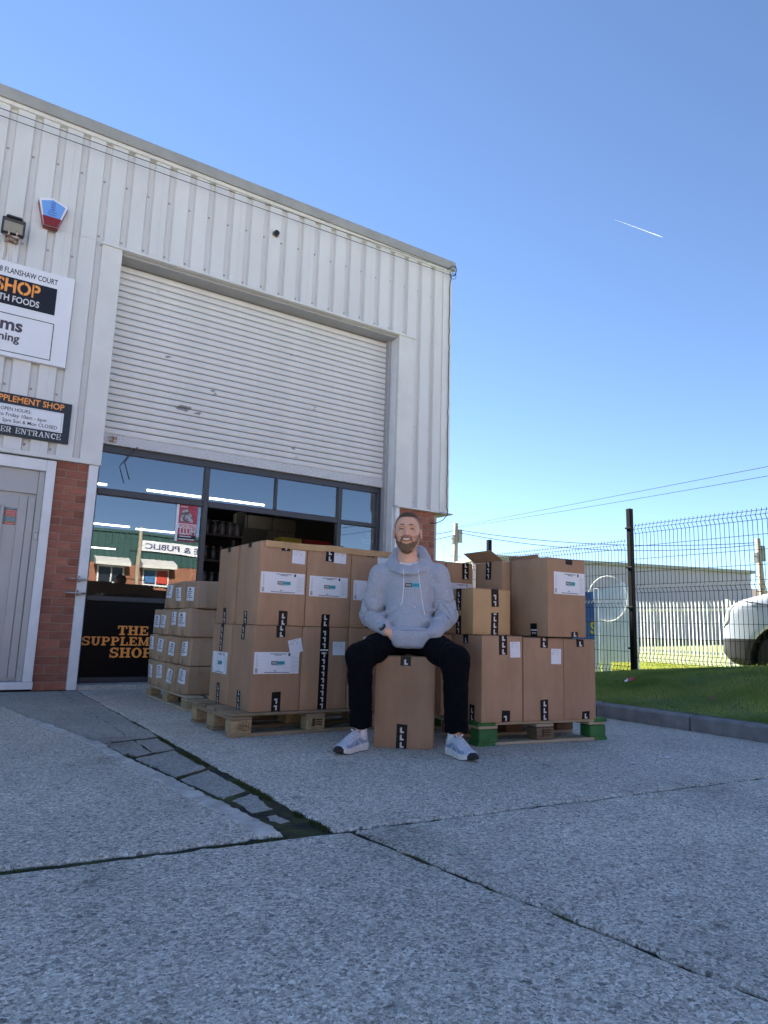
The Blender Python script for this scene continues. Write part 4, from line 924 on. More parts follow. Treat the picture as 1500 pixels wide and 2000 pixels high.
tape(t, f, .27, .0, .553, wd=.068, brk=.2); slip(t, f, .12, .4)
t = carton('big carton in the upper tier nearest the small cartons', 1.752, 2.10, 4.650, 5.035, Z1, .555, rz=-.006, group=gA); f = F(t, 'L')
tape(t, f, .17, .52, .555, True, wd=.06); tape(t, f, .16, 0, .115, True, wd=.06)
t = carton('big carton with a square label, lower tier nearest the small cartons', 1.742, 2.09, 4.652, 5.04, Z0, BH, rz=.005, group=gA); f = F(t, 'L')
tape(t, f, .16, .36, .553, True, wd=.06); biglabel(t, f, .035, .205, .30, .15); tape(t, f, .16, 0, .14, wd=.06)
# cardboard edge protector along the top
mb = MB(); n = 10; zt = lambda k: 1.2635+.006*max(0, k/n-.45)+(.008*math.exp(-((k/n-.5)/.1)**2)); V = []
for k in range(n+1):
    x = 1.785+1.03*k/n; z = zt(k); y = 4.247
    V += [(x, y, z-.043), (x, y, z), (x, y+.055, z+.001), (x, y+.055, z-.003), (x, y+.004, z-.004), (x, y+.004, z-.043)]
mb.add(V, [(6*k+i, 6*k+(i+1) % 6, 6*k+6+(i+1) % 6, 6*k+6+i) for k in range(n) for i in range(6)]+[tuple(range(6)), tuple(range(6*n, 6*n+6))[::-1]])
tag(obj('edge_protector', mb, CARD2), 'long folded cardboard edge protector lying along the top of the stack', 'cardboard')
# ---- box the person sits on
SEAT = Vector((2.53465, 3.64119, 0)); SA = math.atan2(-.62029, .78437)
t = carton('big carton standing on the concrete as a seat', -.178, .178, -.178, .178, 0, .541, centre=SEAT[:2], rz=SA); f = F(t)
tape(t, f, .150, .485, .541, seed=7); tape(t, f, .135, 0, .142, seed=8)
# ---- right stack
def RT(u, w_): return RO+Vector((u*math.cos(RA)-w_*math.sin(RA), u*math.sin(RA)+w_*math.cos(RA), 0))
gB = 'cartons stacked on the green cornered pallet'
def rcart(label, u0, u1, w0, w1, z, h_, M=CARD, dr=0, **k):
    c = RT((u0+u1)/2, (w0+w1)/2); return carton(label, u0, u1, w0, w1, z, h_, M, RA+dr, gB, centre=(c.x, c.y), **k)
t = rcart('lower carton with long top tape and slip at the corner of the green cornered pallet', .004, .318, -.022, .335, .144, .537); f = F(t)
tape(t, f, .130, .415, .537); slip(t, f, .215, .40, .08, .10, .03); tape(t, f, .15, 0, .072, True); f = F(t, 'L'); tape(t, f, .14, .48, .537, wd=.06); tape(t, f, .22, 0, .10, wd=.06)
t = rcart('lower carton with low slip, in the middle of the green cornered pallet', .325, .655, -.02, .335, .144, .530, dr=.01); f = F(t)
tape(t, f, .135, .465, .53); slip(t, f, .225, .36, .085, .10, -.02); tape(t, f, .135, 0, .13, seed=2)
t = rcart('plain lower carton at the verge end of the green cornered pallet', .660, .928, -.022, .33, .144, .528, dr=-.012); f = F(t)
tape(t, f, .11, .475, .528); tape(t, f, .145, 0, .05)
t = rcart('lower carton in the second row behind the seated person', -.075, .28, .345, .765, .144, .535); f = F(t, 'L'); tape(t, f, .2, .0, .1)
rcart('lower carton of the second row hidden behind the front cartons', .40, .80, .345, .765, .144, .533)
t = carton('tall upper carton with a white label, topping the verge side of the stack', 3.400, 3.752, 3.245, 3.61, .6825, .528, rz=rad(-2), group=gB); f = F(t)
biglabel(t, f, .055, .285, .292, .15, umax=None); tape(t, f, .165, .49, .528, True); tape(t, f, .21, 0, .035); f = F(t, 'L'); tape(t, f, .20, 0, .085, True, brk=.03)
t = carton('small yellowish carton with two tapes, on the green cornered stack', 2.950, 3.262, 3.47, 3.79, .6825, .303, CARD2, rz=rad(-3), group=gB); f = F(t)
tape(t, f, .150, .185, .303, True, wd=.062); tape(t, f, .145, 0, .145, wd=.062); f = F(t, 'L'); tape(t, f, .13, .16, .303, wd=.06); tape(t, f, .13, 0, .12, wd=.06, flip=True)
t = carton('upper carton with its top flap standing open', 3.358, 3.71, 3.63, 3.955, .680, .530, rz=rad(-3), group=gB, flaps=False); f = F(t, 'L')
tape(t, f, .13, .40, .53, True); w_, d_, h_ = t['dims']
mb = MB(); mb.prism([(-w_/2, h_-.004), (-w_/2-.10, h_+.062), (-w_/2-.101, h_+.065), (-w_/2, h_-.0005)], -d_/2, d_/2, lambda u, v, d: (u, d+ (.0 if u > -w_/2-.01 else .012), v)); obj('flap', mb, CARD, t, local=True)
mb = MB(); mb.prism([(w_/2-.004, h_-.004), (w_/2-.02, h_+.07), (w_/2-.017, h_+.07), (w_/2, h_-.004)], -d_/2, d_/2, lambda u, v, d: (u, d, v)); obj('flap', mb, CARD, t, local=True)
t = carton('upper carton with a low label, wedged behind the small yellowish carton', 3.098, 3.345, 3.965, 4.27, .680, .522, group=gB); f = F(t); tape(t, f, .145, .40, .522); biglabel(t, f, .02, .25, .22, .12)
t = carton('upper carton at the back of the stack, just behind the seated shoulder', 2.765, 3.088, 3.965, 4.27, .680, .524, group=gB); f = F(t); slip(t, f, .22, .39)
# ---- small cartons on the pale pallet
def tagl(parent, fr, u0, v0, w_, h_, a):
    mb = MB(); f0 = rotfr(fr, u0+w_/2, v0+h_/2, a); grid(mb, u0, u0+w_, v0, v0+h_, f0, .0025, 0, 6, 5); rr = random.Random(int(u0*1e4)+int(a*1e3))
    r = lambda x0, x1, y0, y1: mb.rect(u0+x0*w_, u0+x1*w_, v0+y0*h_, v0+y1*h_, f0, .0032, 1)
    for k in range(5): r(.36+.05*abs(k-2)*.4, .64-.05*abs(k-2)*.4, .74+.034*k, .77+.034*k)
    for k, (a0, b0) in enumerate(((.22,.78),(.3,.7),(.18,.66),(.1,.88))):
        x = a0
        while x < b0: q = rr.uniform(.05, .12); r(x, min(b0, x+q), .62-.135*k, .68-.135*k); x += q+.03
    r(.45, .56, .10, .13); obj('label', mb, [PAPER, INK], parent, local=True)
tn = ['bottom', 'second', 'third', 'top']; pn = ['nearest the big cartons', 'one in from the big cartons', 'one in from the shop window', 'nearest the shop window']
gC = 'small dull cartons on the pale pallet'; zt_ = .119
rr = random.Random(11)
for ti in range(4):
    n_ = 4 if ti < 3 else 3; ln = .312 if ti < 3 else .292; y0 = 5.60 if ti < 3 else 5.585; hh = .232
    for k in range(n_):
        ya = y0+k*ln; jx = rr.uniform(-.02, .016)+(.02 if ti == 3 else 0); ang = rr.uniform(-.045, .045)
        sh = [rr.uniform(-.017, .017) for _ in range(6)]
        def dfm(p, ti=ti, k=k, sh=sh, hh=hh):
            q = p.copy(); q.x += sh[0]*q.z/hh+.006*math.sin(q.y*20+sh[1]*300); q.y += sh[2]*q.z/hh; q.z += .006*math.sin(q.x*16+sh[3]*400)*(q.z/hh)*math.cos(q.y*11+sh[4]*300)
            if ti == 0 and k == 0:      # crushed corner
                wgt = max(0, -q.y/.15)*max(0, 1-q.z/.2)*max(0, .5-q.x/.7); q.y += .10*wgt; q.x += .05*wgt
            return q
        pos = pn[k] if n_ == 4 else [pn[0], 'in the middle', pn[3]][k]
        lab = 'small crushed carton with a wide label, bottom tier, %s' % pos if ti == 0 and k == 0 else 'small dull carton with white tag, %s tier, %s' % (tn[ti], pos)
        t = carton(lab, 1.745+jx, 2.36+jx, ya+.003, ya+ln-.004, zt_+ti*(hh+.002), hh, CARD3, ang, gC, r=.009, fn=dfm, bul=.006, flaps=False)
        w_, d_, h_ = t['dims']; base = face('L', w_, d_, h_, .006)
        fr = lambda u, v, d, base=base, dfm=dfm: tuple(dfm(Vector(base(u, v, d+.001))))
        W2 = .20 if (ti == 0 and k == 0) else .155
        tagl(t, fr, ln*.5-W2/2+rr.uniform(-.02, .02), .075+rr.uniform(-.015, .02), W2, .115, rr.uniform(-.05, .05)+(.1 if (ti, k) == (0, 2) else 0))
        mb = MB(); grid(mb, ln*.5-.01, ln*.5+.012, .004, .05, fr, .001, 0, 2, 3); obj('tape', mb, mat('brown_tape', (.19, .12, .07), .35), t, local=True)
        if k == 0:
            f2 = lambda u, v, d, b2=face('F', w_, d_, h_, .006), dfm=dfm: tuple(dfm(Vector(b2(u, v, d+.001))))
            
            for ca, cb_ in ((.02, .075), (w_-.06, w_-.02)): mb = MB(); grid(mb, ca, cb_, .01, h_-.012, f2, .0012, 0, 2, 5); obj('flap_crease', mb, mat('cardboard_worn', (.36, .27, .19), .7), t, local=True)
# ================================================================== PERSON (local frame: x to his left, y away from the camera, z up; seated on the carton)
PE = thing('person', 'bearded person in grey hoodie and black trousers seated with hands in pocket', 'person', SEAT, SA)
HC = np.array([-.013, -.028, 1.325])
SKIN = mat('skin', (.64, .365, .245), .5, col2=(.72, .43, .30), ramp=(.3, .7), vs=18, bump=.05, bs=120); SKIN.node_tree.nodes['Principled BSDF'].inputs['Subsurface Weight'].default_value = .12; SKIN.node_tree.nodes['Principled BSDF'].inputs['Subsurface Radius'].default_value = (.02, .008, .004)
BLUSH = mat('skin_flushed', (.65, .34, .235), .5, col2=(.70, .40, .285), vs=18); LIPS = mat('lips', (.42, .16, .13), .45)
HAIR = mat('hair_brown', (.055, .034, .022), .8, col2=(.11, .07, .045), vs=260, bump=.5, bs=300); FADE = mat('hair_fade', (.27, .165, .115), .8, col2=(.40, .25, .175), vs=240, bump=.3, bs=300)
BEARD = mat('beard_brown', (.13, .075, .04), .85, col2=(.30, .19, .11), vs=170, bump=.7, bs=240)
TEETH = mat('teeth', (.80, .76, .70), .3); EYE = mat('eye_line', (.02, .012, .01), .5)
def chain(X, Y, Z, pts, r): 
    d = None
    for a, b in zip(pts[:-1], pts[1:]):
        c = cone(X, Y, Z, a, b, r, r); d = c if d is None else np.minimum(d, c)
    return d
smile = [(.031*math.sin(t), -.083-.018*math.cos(t*.9)-.002, -.0575+.0125*(math.sin(t)**2)) for t in np.linspace(-1.15, 1.15, 9)]
def headsdf(X, Y, Z, feat=True):
    d = ell(X, Y, Z, (0, .014, .034), (.0815, .099, .0965))
    d = smin(d, ell(X, Y, Z, (0, -.022, -.04), (.0675, .072, .088)), .03)
    for s in (-1, 1):
        d = smin(d, cone(X, Y, Z, (s*.056, .005, -.055), (s*.024, -.062, -.108), .020, .022), .022)
        d = smin(d, ell(X, Y, Z, (s*.044, -.070, -.022), (.026, .022, .021)), .016)
        d = smin(d, ell(X, Y, Z, (s*.034, -.084, .035), (.026, .013, .010)), .012)
    d = smin(d, ell(X, Y, Z, (0, -.072, -.112), (.028, .024, .024)), .02)
    d = smin(d, cone(X, Y, Z, (0, .02, -.08), (0, .045, -.26), .059, .067), .025)
    if not feat: return d
    for s in (-1, 1):
        d = smax(d, -ell(X, Y, Z, (s*.034, -.103, .013), (.020, .021, .011)), .010)
        d = smin(d, ell(X, Y, Z, (s*.034, -.0815, .010), (.0175, .011, .0085)), .004)
        d = smin(d, ell(X, Y, Z, (s*.0125, -.101, -.028), (.0095, .010, .0075)), .006)
        ea = np.minimum(9, ell(X, Y, Z, (s*.0865, .016, -.008), (.010, .021, .034)))
        ea = smax(ea, -ell(X, Y, Z, (s*.0975, .010, -.006), (.007, .011, .019)), .005); d = smin(d, ea, .006)
    d = smin(d, cone(X, Y, Z, (0, -.090, .024), (0, -.112, -.022), .008, .0115), .010)
    d = smin(d, ell(X, Y, Z, (0, -.1135, -.024), (.0115, .010, .0095)), .006)
    d = smin(d, chain(X, Y, Z, [(p[0], p[1]+.003, p[2]+.0085) for p in smile], .0045), .006)
    d = smin(d, chain(X, Y, Z, [(p[0]*.85, p[1]+.004, p[2]-.0105) for p in smile], .0055), .006)
    d = smax(d, -chain(X, Y, Z, smile, .0055), .002)
    return d
def hd(X, Y, Z, feat=True): return headsdf(X-HC[0], Y-HC[1], Z-HC[2], feat)
# limb joints
SHL, ELL, WRL = (-.185, .03, 1.045), (-.243, .045, .785), (-.118, -.165, .690)
SHR, ELR, WRR = (.185, .03, 1.055), (.247, .045, .800), (.178, -.165, .690)
HIPL, KNL, ANL = (-.088, .06, .632), (-.258, -.345, .535), (-.243, -.300, .09)
HIPR, KNR, ANR = (.088, .06, .632), (.305, -.345, .537), (.314, -.318, .09)
def bodysdf(X, Y, Z):
    d = cone(X, Y, Z, (0, .05, .65), (0, .03, .98), .125, .14, 1.25)
    d = smin(d, cone(X, Y, Z, (-.14, .03, 1.05), (.14, .03, 1.05), .06, .06), .05)
    d = smin(d, cone(X, Y, Z, (0, .02, 1.02), (0, .0, 1.20), .07, .056), .04)
    for a, b, c in ((SHL, ELL, WRL), (SHR, ELR, WRR)):
        d = smin(d, cone(X, Y, Z, a, b, .05, .040), .03); d = smin(d, cone(X, Y, Z, b, c, .042, .028), .02)
    for a, b, c in ((HIPL, KNL, ANL), (HIPR, KNR, ANR)):
        d = smin(d, cone(X, Y, Z, a, b, .075, .055), .03); d = smin(d, cone(X, Y, Z, b, c, .052, .027), .02)
    # hands in the pouch pocket: palm, four fingers, thumb each
    for s, wv in ((1, WRL), (-1, WRR)):
        wx, wy, wz = wv; p = (wx+s*.055, wy+.006, wz-.036)
        h = smin(cone(X, Y, Z, wv, p, .026, .026), ell(X, Y, Z, p, (.040, .020, .030)), .015)
        for k in range(4):
            a = (p[0]+s*.030, p[1]-.004, p[2]+.020-.014*k); L = (.036, .042, .040, .032)[k]
            m_ = (a[0]+s*L*.7, a[1]-.008, a[2]-.008); e_ = (m_[0]+s*L*.4, m_[1]+.014, m_[2]-.010)
            h = np.minimum(h, np.minimum(cone(X, Y, Z, a, m_, .0085, .008), cone(X, Y, Z, m_, e_, .008, .007)))
        h = smin(h, cone(X, Y, Z, (wx+s*.03, wy-.006, wz-.012), (wx+s*.085, wy-.014, wz-.014), .011, .008), .006); d = smin(d, h, .008)
    return d
mb = MB()
V1, Q1 = surfnet(hd, (-.13, -.17, 1.07), (.12, .13, 1.47), .0028)
V2, Q2 = surfnet(bodysdf, (-.36, -.43, .05), (.40, .22, 1.16), .0085)
def facemat(c):
    c = c-HC; m_ = np.zeros(len(c), int)
    ck = (np.abs(np.abs(c[:, 0])-.043) < .017) & (np.abs(c[:, 2]+.022) < .018) & (c[:, 1] < -.05); m_[ck] = 1
    ns = (np.abs(c[:, 0]) < .016) & (np.abs(c[:, 2]+.022) < .014) & (c[:, 1] < -.1); m_[ns] = 1
    er = (np.abs(c[:, 0]) > .083) & (np.abs(c[:, 2]) < .05); m_[er] = 1
    dm = np.min([np.linalg.norm(c-np.array(p), axis=1) for p in smile], 0); m_[(dm < .0125) & (c[:, 1] < -.075)] = 2
    return m_
me = bpy.data.meshes.new('body'); me.from_pydata(np.concatenate([V1, V2]).tolist(), [], Q1.tolist()+(Q2+len(V1)).tolist())
for M in (SKIN, BLUSH, LIPS): me.materials.append(M)
me.polygons.foreach_set('use_smooth', [True]*len(me.polygons)); me.polygons.foreach_set('material_index', np.concatenate([facemat(V1[Q1].mean(1)), np.zeros(len(Q2), int)]).astype(np.int32)); me.update()
o = bpy.data.objects.new('body', me); COL.objects.link(o); o.parent = PE
hx = lambda p: tuple(HC+np.array(p))
mb = MB(); mb.tube([hx((p[0]*.92, p[1]+.0075, p[2]+.0015)) for p in smile], .0058, 8); obj('teeth', mb, TEETH, PE, local=True, smooth=True)
for s in (-1, 1):
    mb = MB(); mb.tube([hx((s*(.034+.0155*t), -.0925+.006*t*t, .0115-.0035*t*t)) for t in np.linspace(-1, 1, 7)], [.001, .0022, .003, .0032, .003, .0022, .001], 6); obj('eye', mb, EYE, PE, local=True, smooth=True)
    mb = MB(); mb.tube([hx((s*(.033+.020*t), -.0965+.010*max(0, t)**2+.002*t, .0335+.004*(1-t*t)-.002*t)) for t in np.linspace(-1, 1, 7)], [.0012, .0030, .0036, .0036, .0032, .0024, .001], 6); obj('eyebrow', mb, mat('eyebrow_brown', (.15, .09, .055), .85), PE, local=True, smooth=True)
def hair(X, Y, Z):
    x, y, z = X-HC[0], Y-HC[1], Z-HC[2]
    d = headsdf(x, y, z, False)-.0045-.0012*vnoise(x, y, z, 420)
    yy = np.broadcast_to(y, np.broadcast(x, y, z).shape)
    hl = np.interp(yy, [-.10, -.055, -.035, -.01, .012, .03, .1], [.099, .092, .062, .030, .020, -.045, -.07])-.25*np.maximum(0, .05-np.abs(x))*0
    return smax(d, (hl-z)*.8, .003)
HO = netobj('hair', hair, (-.12, -.14, 1.24), (.10, .12, 1.475), .003, [HAIR, FADE], PE, matfn=lambda c: ((c[:, 2]-HC[2]) < .082+.012*np.sin(c[:, 1]*60)).astype(int))
def beard(X, Y, Z):
    x, y, z = X-HC[0], Y-HC[1], Z-HC[2]
    d = headsdf(x, y, z, False)
    d = smin(d, ell(x, y, z, (0, -.066, -.117), (.036, .032, .022)), .014)-.0035-.0016*vnoise(x, y, z, 300)-.001*vnoise(x, y, z, 700, 2)
    ax = np.abs(x)+0*y+0*z
    zl = np.interp(ax, [0, .012, .022, .034, .046, .058, .068, .080], [-.087, -.083, -.080, -.074, -.069, -.058, -.036, .0])
    d = smax(d, (z-zl)*.8, .003); d = smax(d, y-.022, .004); zb = -.143+.055*(ax/.06)**2; return smax(d, (zb-z)*.8, .006)
BO = netobj('beard', beard, (-.11, -.17, 1.16), (.09, .03, 1.345), .003, [BEARD, FADE], PE, matfn=lambda c: ((c[:, 2]-HC[2]) > -.062+.006*np.sin(c[:, 1]*90)).astype(int))
def strands(parent, name, n, L, M, down, seed, zmin=None):
    me = parent.data; co = np.empty(len(me.vertices)*3); me.vertices.foreach_get('co', co); co = co.reshape(-1, 3); no = np.empty(len(me.vertices)*3); me.vertices.foreach_get('normal', no); no = no.reshape(-1, 3)
    r = np.random.default_rng(seed); k = r.integers(0, len(co), n); p = co[k]; nn = no[k]
    if zmin is not None: q = p[:, 2]-HC[2] < zmin; p = p[q]; nn = nn[q]
    d = nn*.6+np.array(down)+r.normal(0, .35, p.shape); d /= np.linalg.norm(d, axis=1)[:, None]; t = np.cross(d, nn+1e-3); t /= np.linalg.norm(t, axis=1)[:, None]
    l = r.uniform(.5, 1, (len(p), 1))*L; V = np.stack([p-t*.0006-nn*.001, p+t*.0006-nn*.001, p+d*l], 1).reshape(-1, 3)
    mb = MB(); mb.add(V.tolist(), [(3*i, 3*i+1, 3*i+2) for i in range(len(p))]); stuff(obj(name, mb, M, parent, local=True))
strands(BO, 'beard_hair', 5200, .009, BEARD, (0, -.2, -.8), 1, -.06); strands(HO, 'short_hair', 5000, .004, HAIR, (0, -.2, .2), 2)
mb = MB()
for s in (-1, 1): mb.tube([hx((s*x, y, z)) for x, y, z in ((.003, -.1075, -.0425), (.014, -.105, -.0435), (.024, -.098, -.047), (.034, -.089, -.058), (.038, -.082, -.074))], [.003, .004, .0042, .004, .004], 6)
obj('moustache', mb, mat('moustache', (.22, .13, .075), .85, col2=(.32, .19, .12), vs=200, bump=.5, bs=250), PE, local=True, smooth=True)
# ---- hoodie
def knit():
    M = mat('heather_grey_knit', (.26, .285, .345), .9, col2=(.46, .49, .555), ramp=(.36, .64), vs=330, bump=.25, bs=420, sheen=.3, stretch=(1, 1, .55), detail=4); return M
KNIT = knit()
def fold(X, Y, Z, a, b, amp, freq, t0, t1, ph=0):
    a = np.array(a); b = np.array(b); d = b-a; L = np.linalg.norm(d); d = d/L
    px, py, pz = X-a[0], Y-a[1], Z-a[2]; s = px*d[0]+py*d[1]+pz*d[2]
    t = s/L; w_ = np.exp(-((t-(t0+t1)/2)/((t1-t0)/2))**4)
    rad_ = np.sqrt(np.maximum(0, px*px+py*py+pz*pz-s*s))
    w_ = w_*np.clip((.13-rad_)/.03, 0, 1)
    sw = .022*np.sin(px*40+ph)+.018*np.sin(py*45+ph*2)+.012*np.sin(pz*33+ph)
    return amp*w_*(1.7*np.exp(-(np.sin((s+sw)*freq*.5+ph)/.38)**2)-.5)
def torso(X, Y, Z):
    d = cone(X, Y, Z, (.012, .035, .70), (0, .03, .97), .158, .160, 1.24)
    d = smin(d, ell(X, Y, Z, (.012, -.045, .735), (.135, .105, .13)), .07)
    d = smin(d, cone(X, Y, Z, (-.150, .035, 1.055), (.150, .035, 1.062), .066, .066), .07)
    d = smin(d, ell(X, Y, Z, (0, .03, 1.10), (.13, .085, .06)), .06)
    return d
def hoodsdf(X, Y, Z):
    d = torso(X, Y, Z)
    for i, (a, b, c) in enumerate(((SHL, ELL, WRL), (SHR, ELR, WRR))):
        arm = smin(cone(X, Y, Z, a, b, .078, .068), cone(X, Y, Z, b, np.array(c)-(.03 if i == 0 else 0)*(np.array(c)-np.array(b))/np.linalg.norm(np.array(c)-np.array(b)), .066, .046), .03)
        arm = arm+fold(X, Y, Z, a, b, .0105, 95, .55, 1.1, i)+fold(X, Y, Z, b, c, .0095, 110, .0, .75, 2+i)+fold(X, Y, Z, a, b, .003, 60, .1, .6, 4+i)
        d = smin(d, arm, .020)
        # gathered cuff
        v = (np.array(c)-np.array(b)); v = v/np.linalg.norm(v); sb = .042 if i == 0 else 0; c0 = np.array(c)-v*(.032+sb); d = smin(d, cone(X, Y, Z, c0, np.array(c)+v*(.012-sb), .041, .038), .008)
    # pouch pocket with the hands in it
    pk = rbox(X, Y, Z, (.024, -.146, .652), (.100, .034, .060), .03)
    pk = smin(pk, ell(X, Y, Z, (-.026, -.172, .655), (.066, .028, .050)), .03); pk = smin(pk, ell(X, Y, Z, (.085, -.172, .658), (.066, .028, .050)), .03)
    d = smin(d, pk, .022)
    # hem lying on the lap
    d = smin(d, ell(X, Y, Z, (.014, -.135, .618), (.105, .055, .030)), .02)
    d = d+.0035*vnoise(X, Y, Z, 34, 1)*np.clip((1.05-Z)/.2, 0, 1)+.0022*vnoise(X, Y, Z, 75, 3)
    # folds radiating from the armpits and slouch creases over the belly
    d = d+.007*np.sin((Z+.35*np.abs(X)+.02*np.sin(X*30))*85)*np.exp(-((Z-.80)/.07)**2)*np.clip((np.abs(X)-.04)/.06, 0, 1)*np.clip((.19-np.abs(X))/.04, 0, 1)
    d = d+.0035*np.sin((Z*.8+np.abs(X)*1.1)*70)*np.exp(-((Z-.99)/.06)**2)*np.exp(-((np.abs(X)-.15)/.04)**2)
    # neck opening
    d = smax(d, -cone(X, Y, Z, (0, -.012, 1.095), (-.012, -.065, 1.25), .058, .095), .010)
    # hood: a thick folded roll round the neck, lower in front, piled up behind
    for r0, zc, tilt, mn, amp, kk in ((.108, 1.140, .74, .020, 1, .020), (.086, 1.148, .78, .0105, .5, .005)):
        yy = (Y-.012); zz = Z-zc-tilt*yy-.012*np.cos(X*14)
        q = np.sqrt(X*X+(yy*1.02)**2)-r0
        rg = np.sqrt((q*.66)**2+(zz*.86)**2)-mn-.010*np.clip(yy/.1, 0, 1)*amp+.0025*np.sin(np.arctan2(yy, X)*9+amp*3)
        d = smin(d, rg, kk)
    d = smin(d, smax(ell(X, Y, Z, (0, .125, 1.145), (.125, .055, .095)), -ell(X, Y, Z, (0, .02, 1.24), (.075, .075, .12)), .02), .03)
    return d
HOODBOX = ((-.345, -.24, .575), (.35, .22, 1.27))
netobj('hoodie', hoodsdf, *HOODBOX, .0052, KNIT, PE)
def fronty(x, z, off=0.0):
    ys = np.linspace(-.27, .05, 330); dd = hoodsdf(np.full_like(ys, x), ys, np.full_like(ys, z)); k = np.argmax(dd < 0)
    return float(ys[k])-off if dd[k] < 0 else -.12
# pocket seams and hem rib
mb = MB()
for P in ([(-.075+.0, .694), (-.03, .697), (.03, .697), (.08, .698), (.12, .698)], [(-.075, .694), (-.095, .668), (-.108, .645)], [(.12, .698), (.142, .672), (.156, .650)]):
    mb.tube([(x, fronty(x, z)+.0005, z) for x, z in P], .0022, 5)
obj('pocket_seam', mb, mat('seam_grey', (.20, .215, .25), .9), PE, local=True, smooth=True)
mb = MB(); STR = mat('drawstring', (.72, .73, .75), .8, var=.1, vs=200)
for P in ([(-.027, 1.078), (-.026, 1.03), (-.025, .98), (-.027, .93), (-.030, .885), (-.033, .868)], [(.066, 1.078), (.070, 1.03), (.078, .98), (.086, .93), (.094, .88), (.103, .835), (.106, .82)]):
    pts = []
    for (x0, z0), (x1, z1) in zip(P[:-1], P[1:]):
        for k in range(4): t = k/4; pts.append((x0+(x1-x0)*t, fronty(x0+(x1-x0)*t, z0+(z1-z0)*t, .002), z0+(z1-z0)*t))
    o = MB(); o.tube(pts, .0028, 6); x, y, z = pts[-1]; o.tube([(x, y, z), (x-.012 if x < 0 else x+.006, y-.003, z-.028)], [.0036, .0026], 6); obj('drawstring', o, STR, PE, local=True, smooth=True)
CY = mat('logo_cyan', (.03, .42, .60), .6)
mb = MB(); lf = lambda u, v, d: (u, fronty(u, v, .0015)-d, v)
grid(mb, -.016, .028, .967, .992, lf, 0, 0, 5, 3); grid(mb, .0285, .074, .966, .993, lf, 0, 1, 5, 3)
mb.text('WOLF', .013, .006, .973, lf, .001, 2, .03, 'C', .036); mb.text('SUPPS', .0125, .051, .973, lf, .001, 0, .02, 'C', .038)
obj('chest_logo', mb, [INK, CY, PRW], PE, local=True)
sp = MB(); sp.tube([(.043, fronty(.043, .845, .0), .845), (.052, fronty(.052, .843, .001), .842)], .0035, 6); obj('chest_spot', sp, STR, PE, local=True, smooth=True)
# white tee at the neck
netobj('tee_shirt', lambda X, Y, Z: smax(smax(cone(X, Y, Z, (0, .0, 1.03), (-.006, .0, 1.15), .092, .070, 1.05), Z-1.110-.5*(Y+.08), .003), .98-Z, .003), (-.11, -.12, .97), (.11, .12, 1.22), .005, mat('tee_white', (.74, .75, .78), .8), PE)
# ---- trousers
CLOTH = mat('black_cloth', (.002, .0022, .0035), .9, col2=(.004, .0045, .007), vs=40, bump=.15, bs=250, spec=.12)
def trou(X, Y, Z):
    d = ell(X, Y, Z, (0, .06, .645), (.185, .15, .11))
    for i, (a, b, c) in enumerate(((HIPL, KNL, ANL), (HIPR, KNR, ANR))):
        c2 = (c[0], c[1], .135)
        leg = smin(cone(X, Y, Z, a, b, .102, .078), cone(X, Y, Z, b, c2, .077, .064), .035)
        leg = leg+fold(X, Y, Z, a, b, .004, 60, .35, 1.05, i)+fold(X, Y, Z, b, c2, .003, 55, -.1, .5, i+2)+fold(X, Y, Z, b, c2, .004, 70, .7, 1.1, i+5)
        leg = smax(leg, .128+.006*np.sin(X*60)-Z, .006)
        d = smin(d, leg, .035)
    d = smax(d, -rbox(X, Y, Z, (0, 0, .27), (.178, .178, .2705), .004), .004)
    return d+.003*vnoise(X, Y, Z, 40, 6)
netobj('trousers', trou, (-.36, -.46, .11), (.42, .24, .78), .0068, CLOTH, PE)
# ---- socks and shoes
SHU = mat('shoe_mesh', (.46, .50, .57), .7, col2=(.58, .62, .68), vs=60, bump=.3, bs=350); SHO = mat('shoe_overlay', (.24, .31, .44), .6); SOL = mat('shoe_sole', (.66, .66, .62), .6, var=.06, vs=30); RUB = mat('shoe_rubber', (.012, .012, .013), .6)
SOCK = mat('sock_white', (.72, .73, .76), .9, bump=.3, bs=200)
xs_ = [0, .03, .10, .20, .255, .295]
def halfw(x): return np.interp(x, xs_, [.014, .037, .034, .049, .040, .010])
def sole(X, Y, Z):
    x = X+0*Y+0*Z; top = np.interp(x, [0, .1, .2, .295], [.046, .038, .031, .034]); bot = np.interp(x, [-.01, .04, .2, .30], [.008, 0, 0, .022])
    d = np.maximum(np.maximum(np.abs(Y+.006*np.sin(x*12))-halfw(x), np.maximum(-.004-x, x-.299)), np.maximum(Z-top, bot-Z)); return d-.002+.0012*np.sin(x*120)*(np.abs(Z-.02) < .008)
def upper(X, Y, Z):
    x = X+0*Y+0*Z; ht = np.interp(x, [-.01, .015, .05, .09, .13, .17, .21, .25, .29], [.100, .122, .108, .108, .104, .086, .067, .056, .030])
    q = np.clip((Z-.03)/np.maximum(.01, ht-.03), 0, 1); hw = (halfw(x)-.003)*np.sqrt(np.maximum(.05, 1-.80*q**2.2))
    d = smax(np.abs(Y+.006*np.sin(x*12))-hw, np.maximum(Z-ht, .022-Z), .010); d = smax(d, np.maximum(.004-x, x-.294), .006)
    return smax(d, -cone(X, Y, Z, (.052, 0, .085), (.048, 0, .2), .026, .030), .005)
def shmat(c):
    m_ = np.zeros(len(c), int); x, z = c[:, 0], c[:, 2]; lo = .050+.030*np.exp(-((x-.115)/.055)**2)
    m_[(z < lo) & (x < .235) & (z < .075)] = 1; arcz = .078-.9*np.abs(x-.13)
    m_[(np.abs(z-arcz) < .006) & (x > .07) & (x < .19)] = 0
    m_[(x > .262) & (z < .052)] = 2; m_[(x < .03) & (z > .10)] = 2; return m_
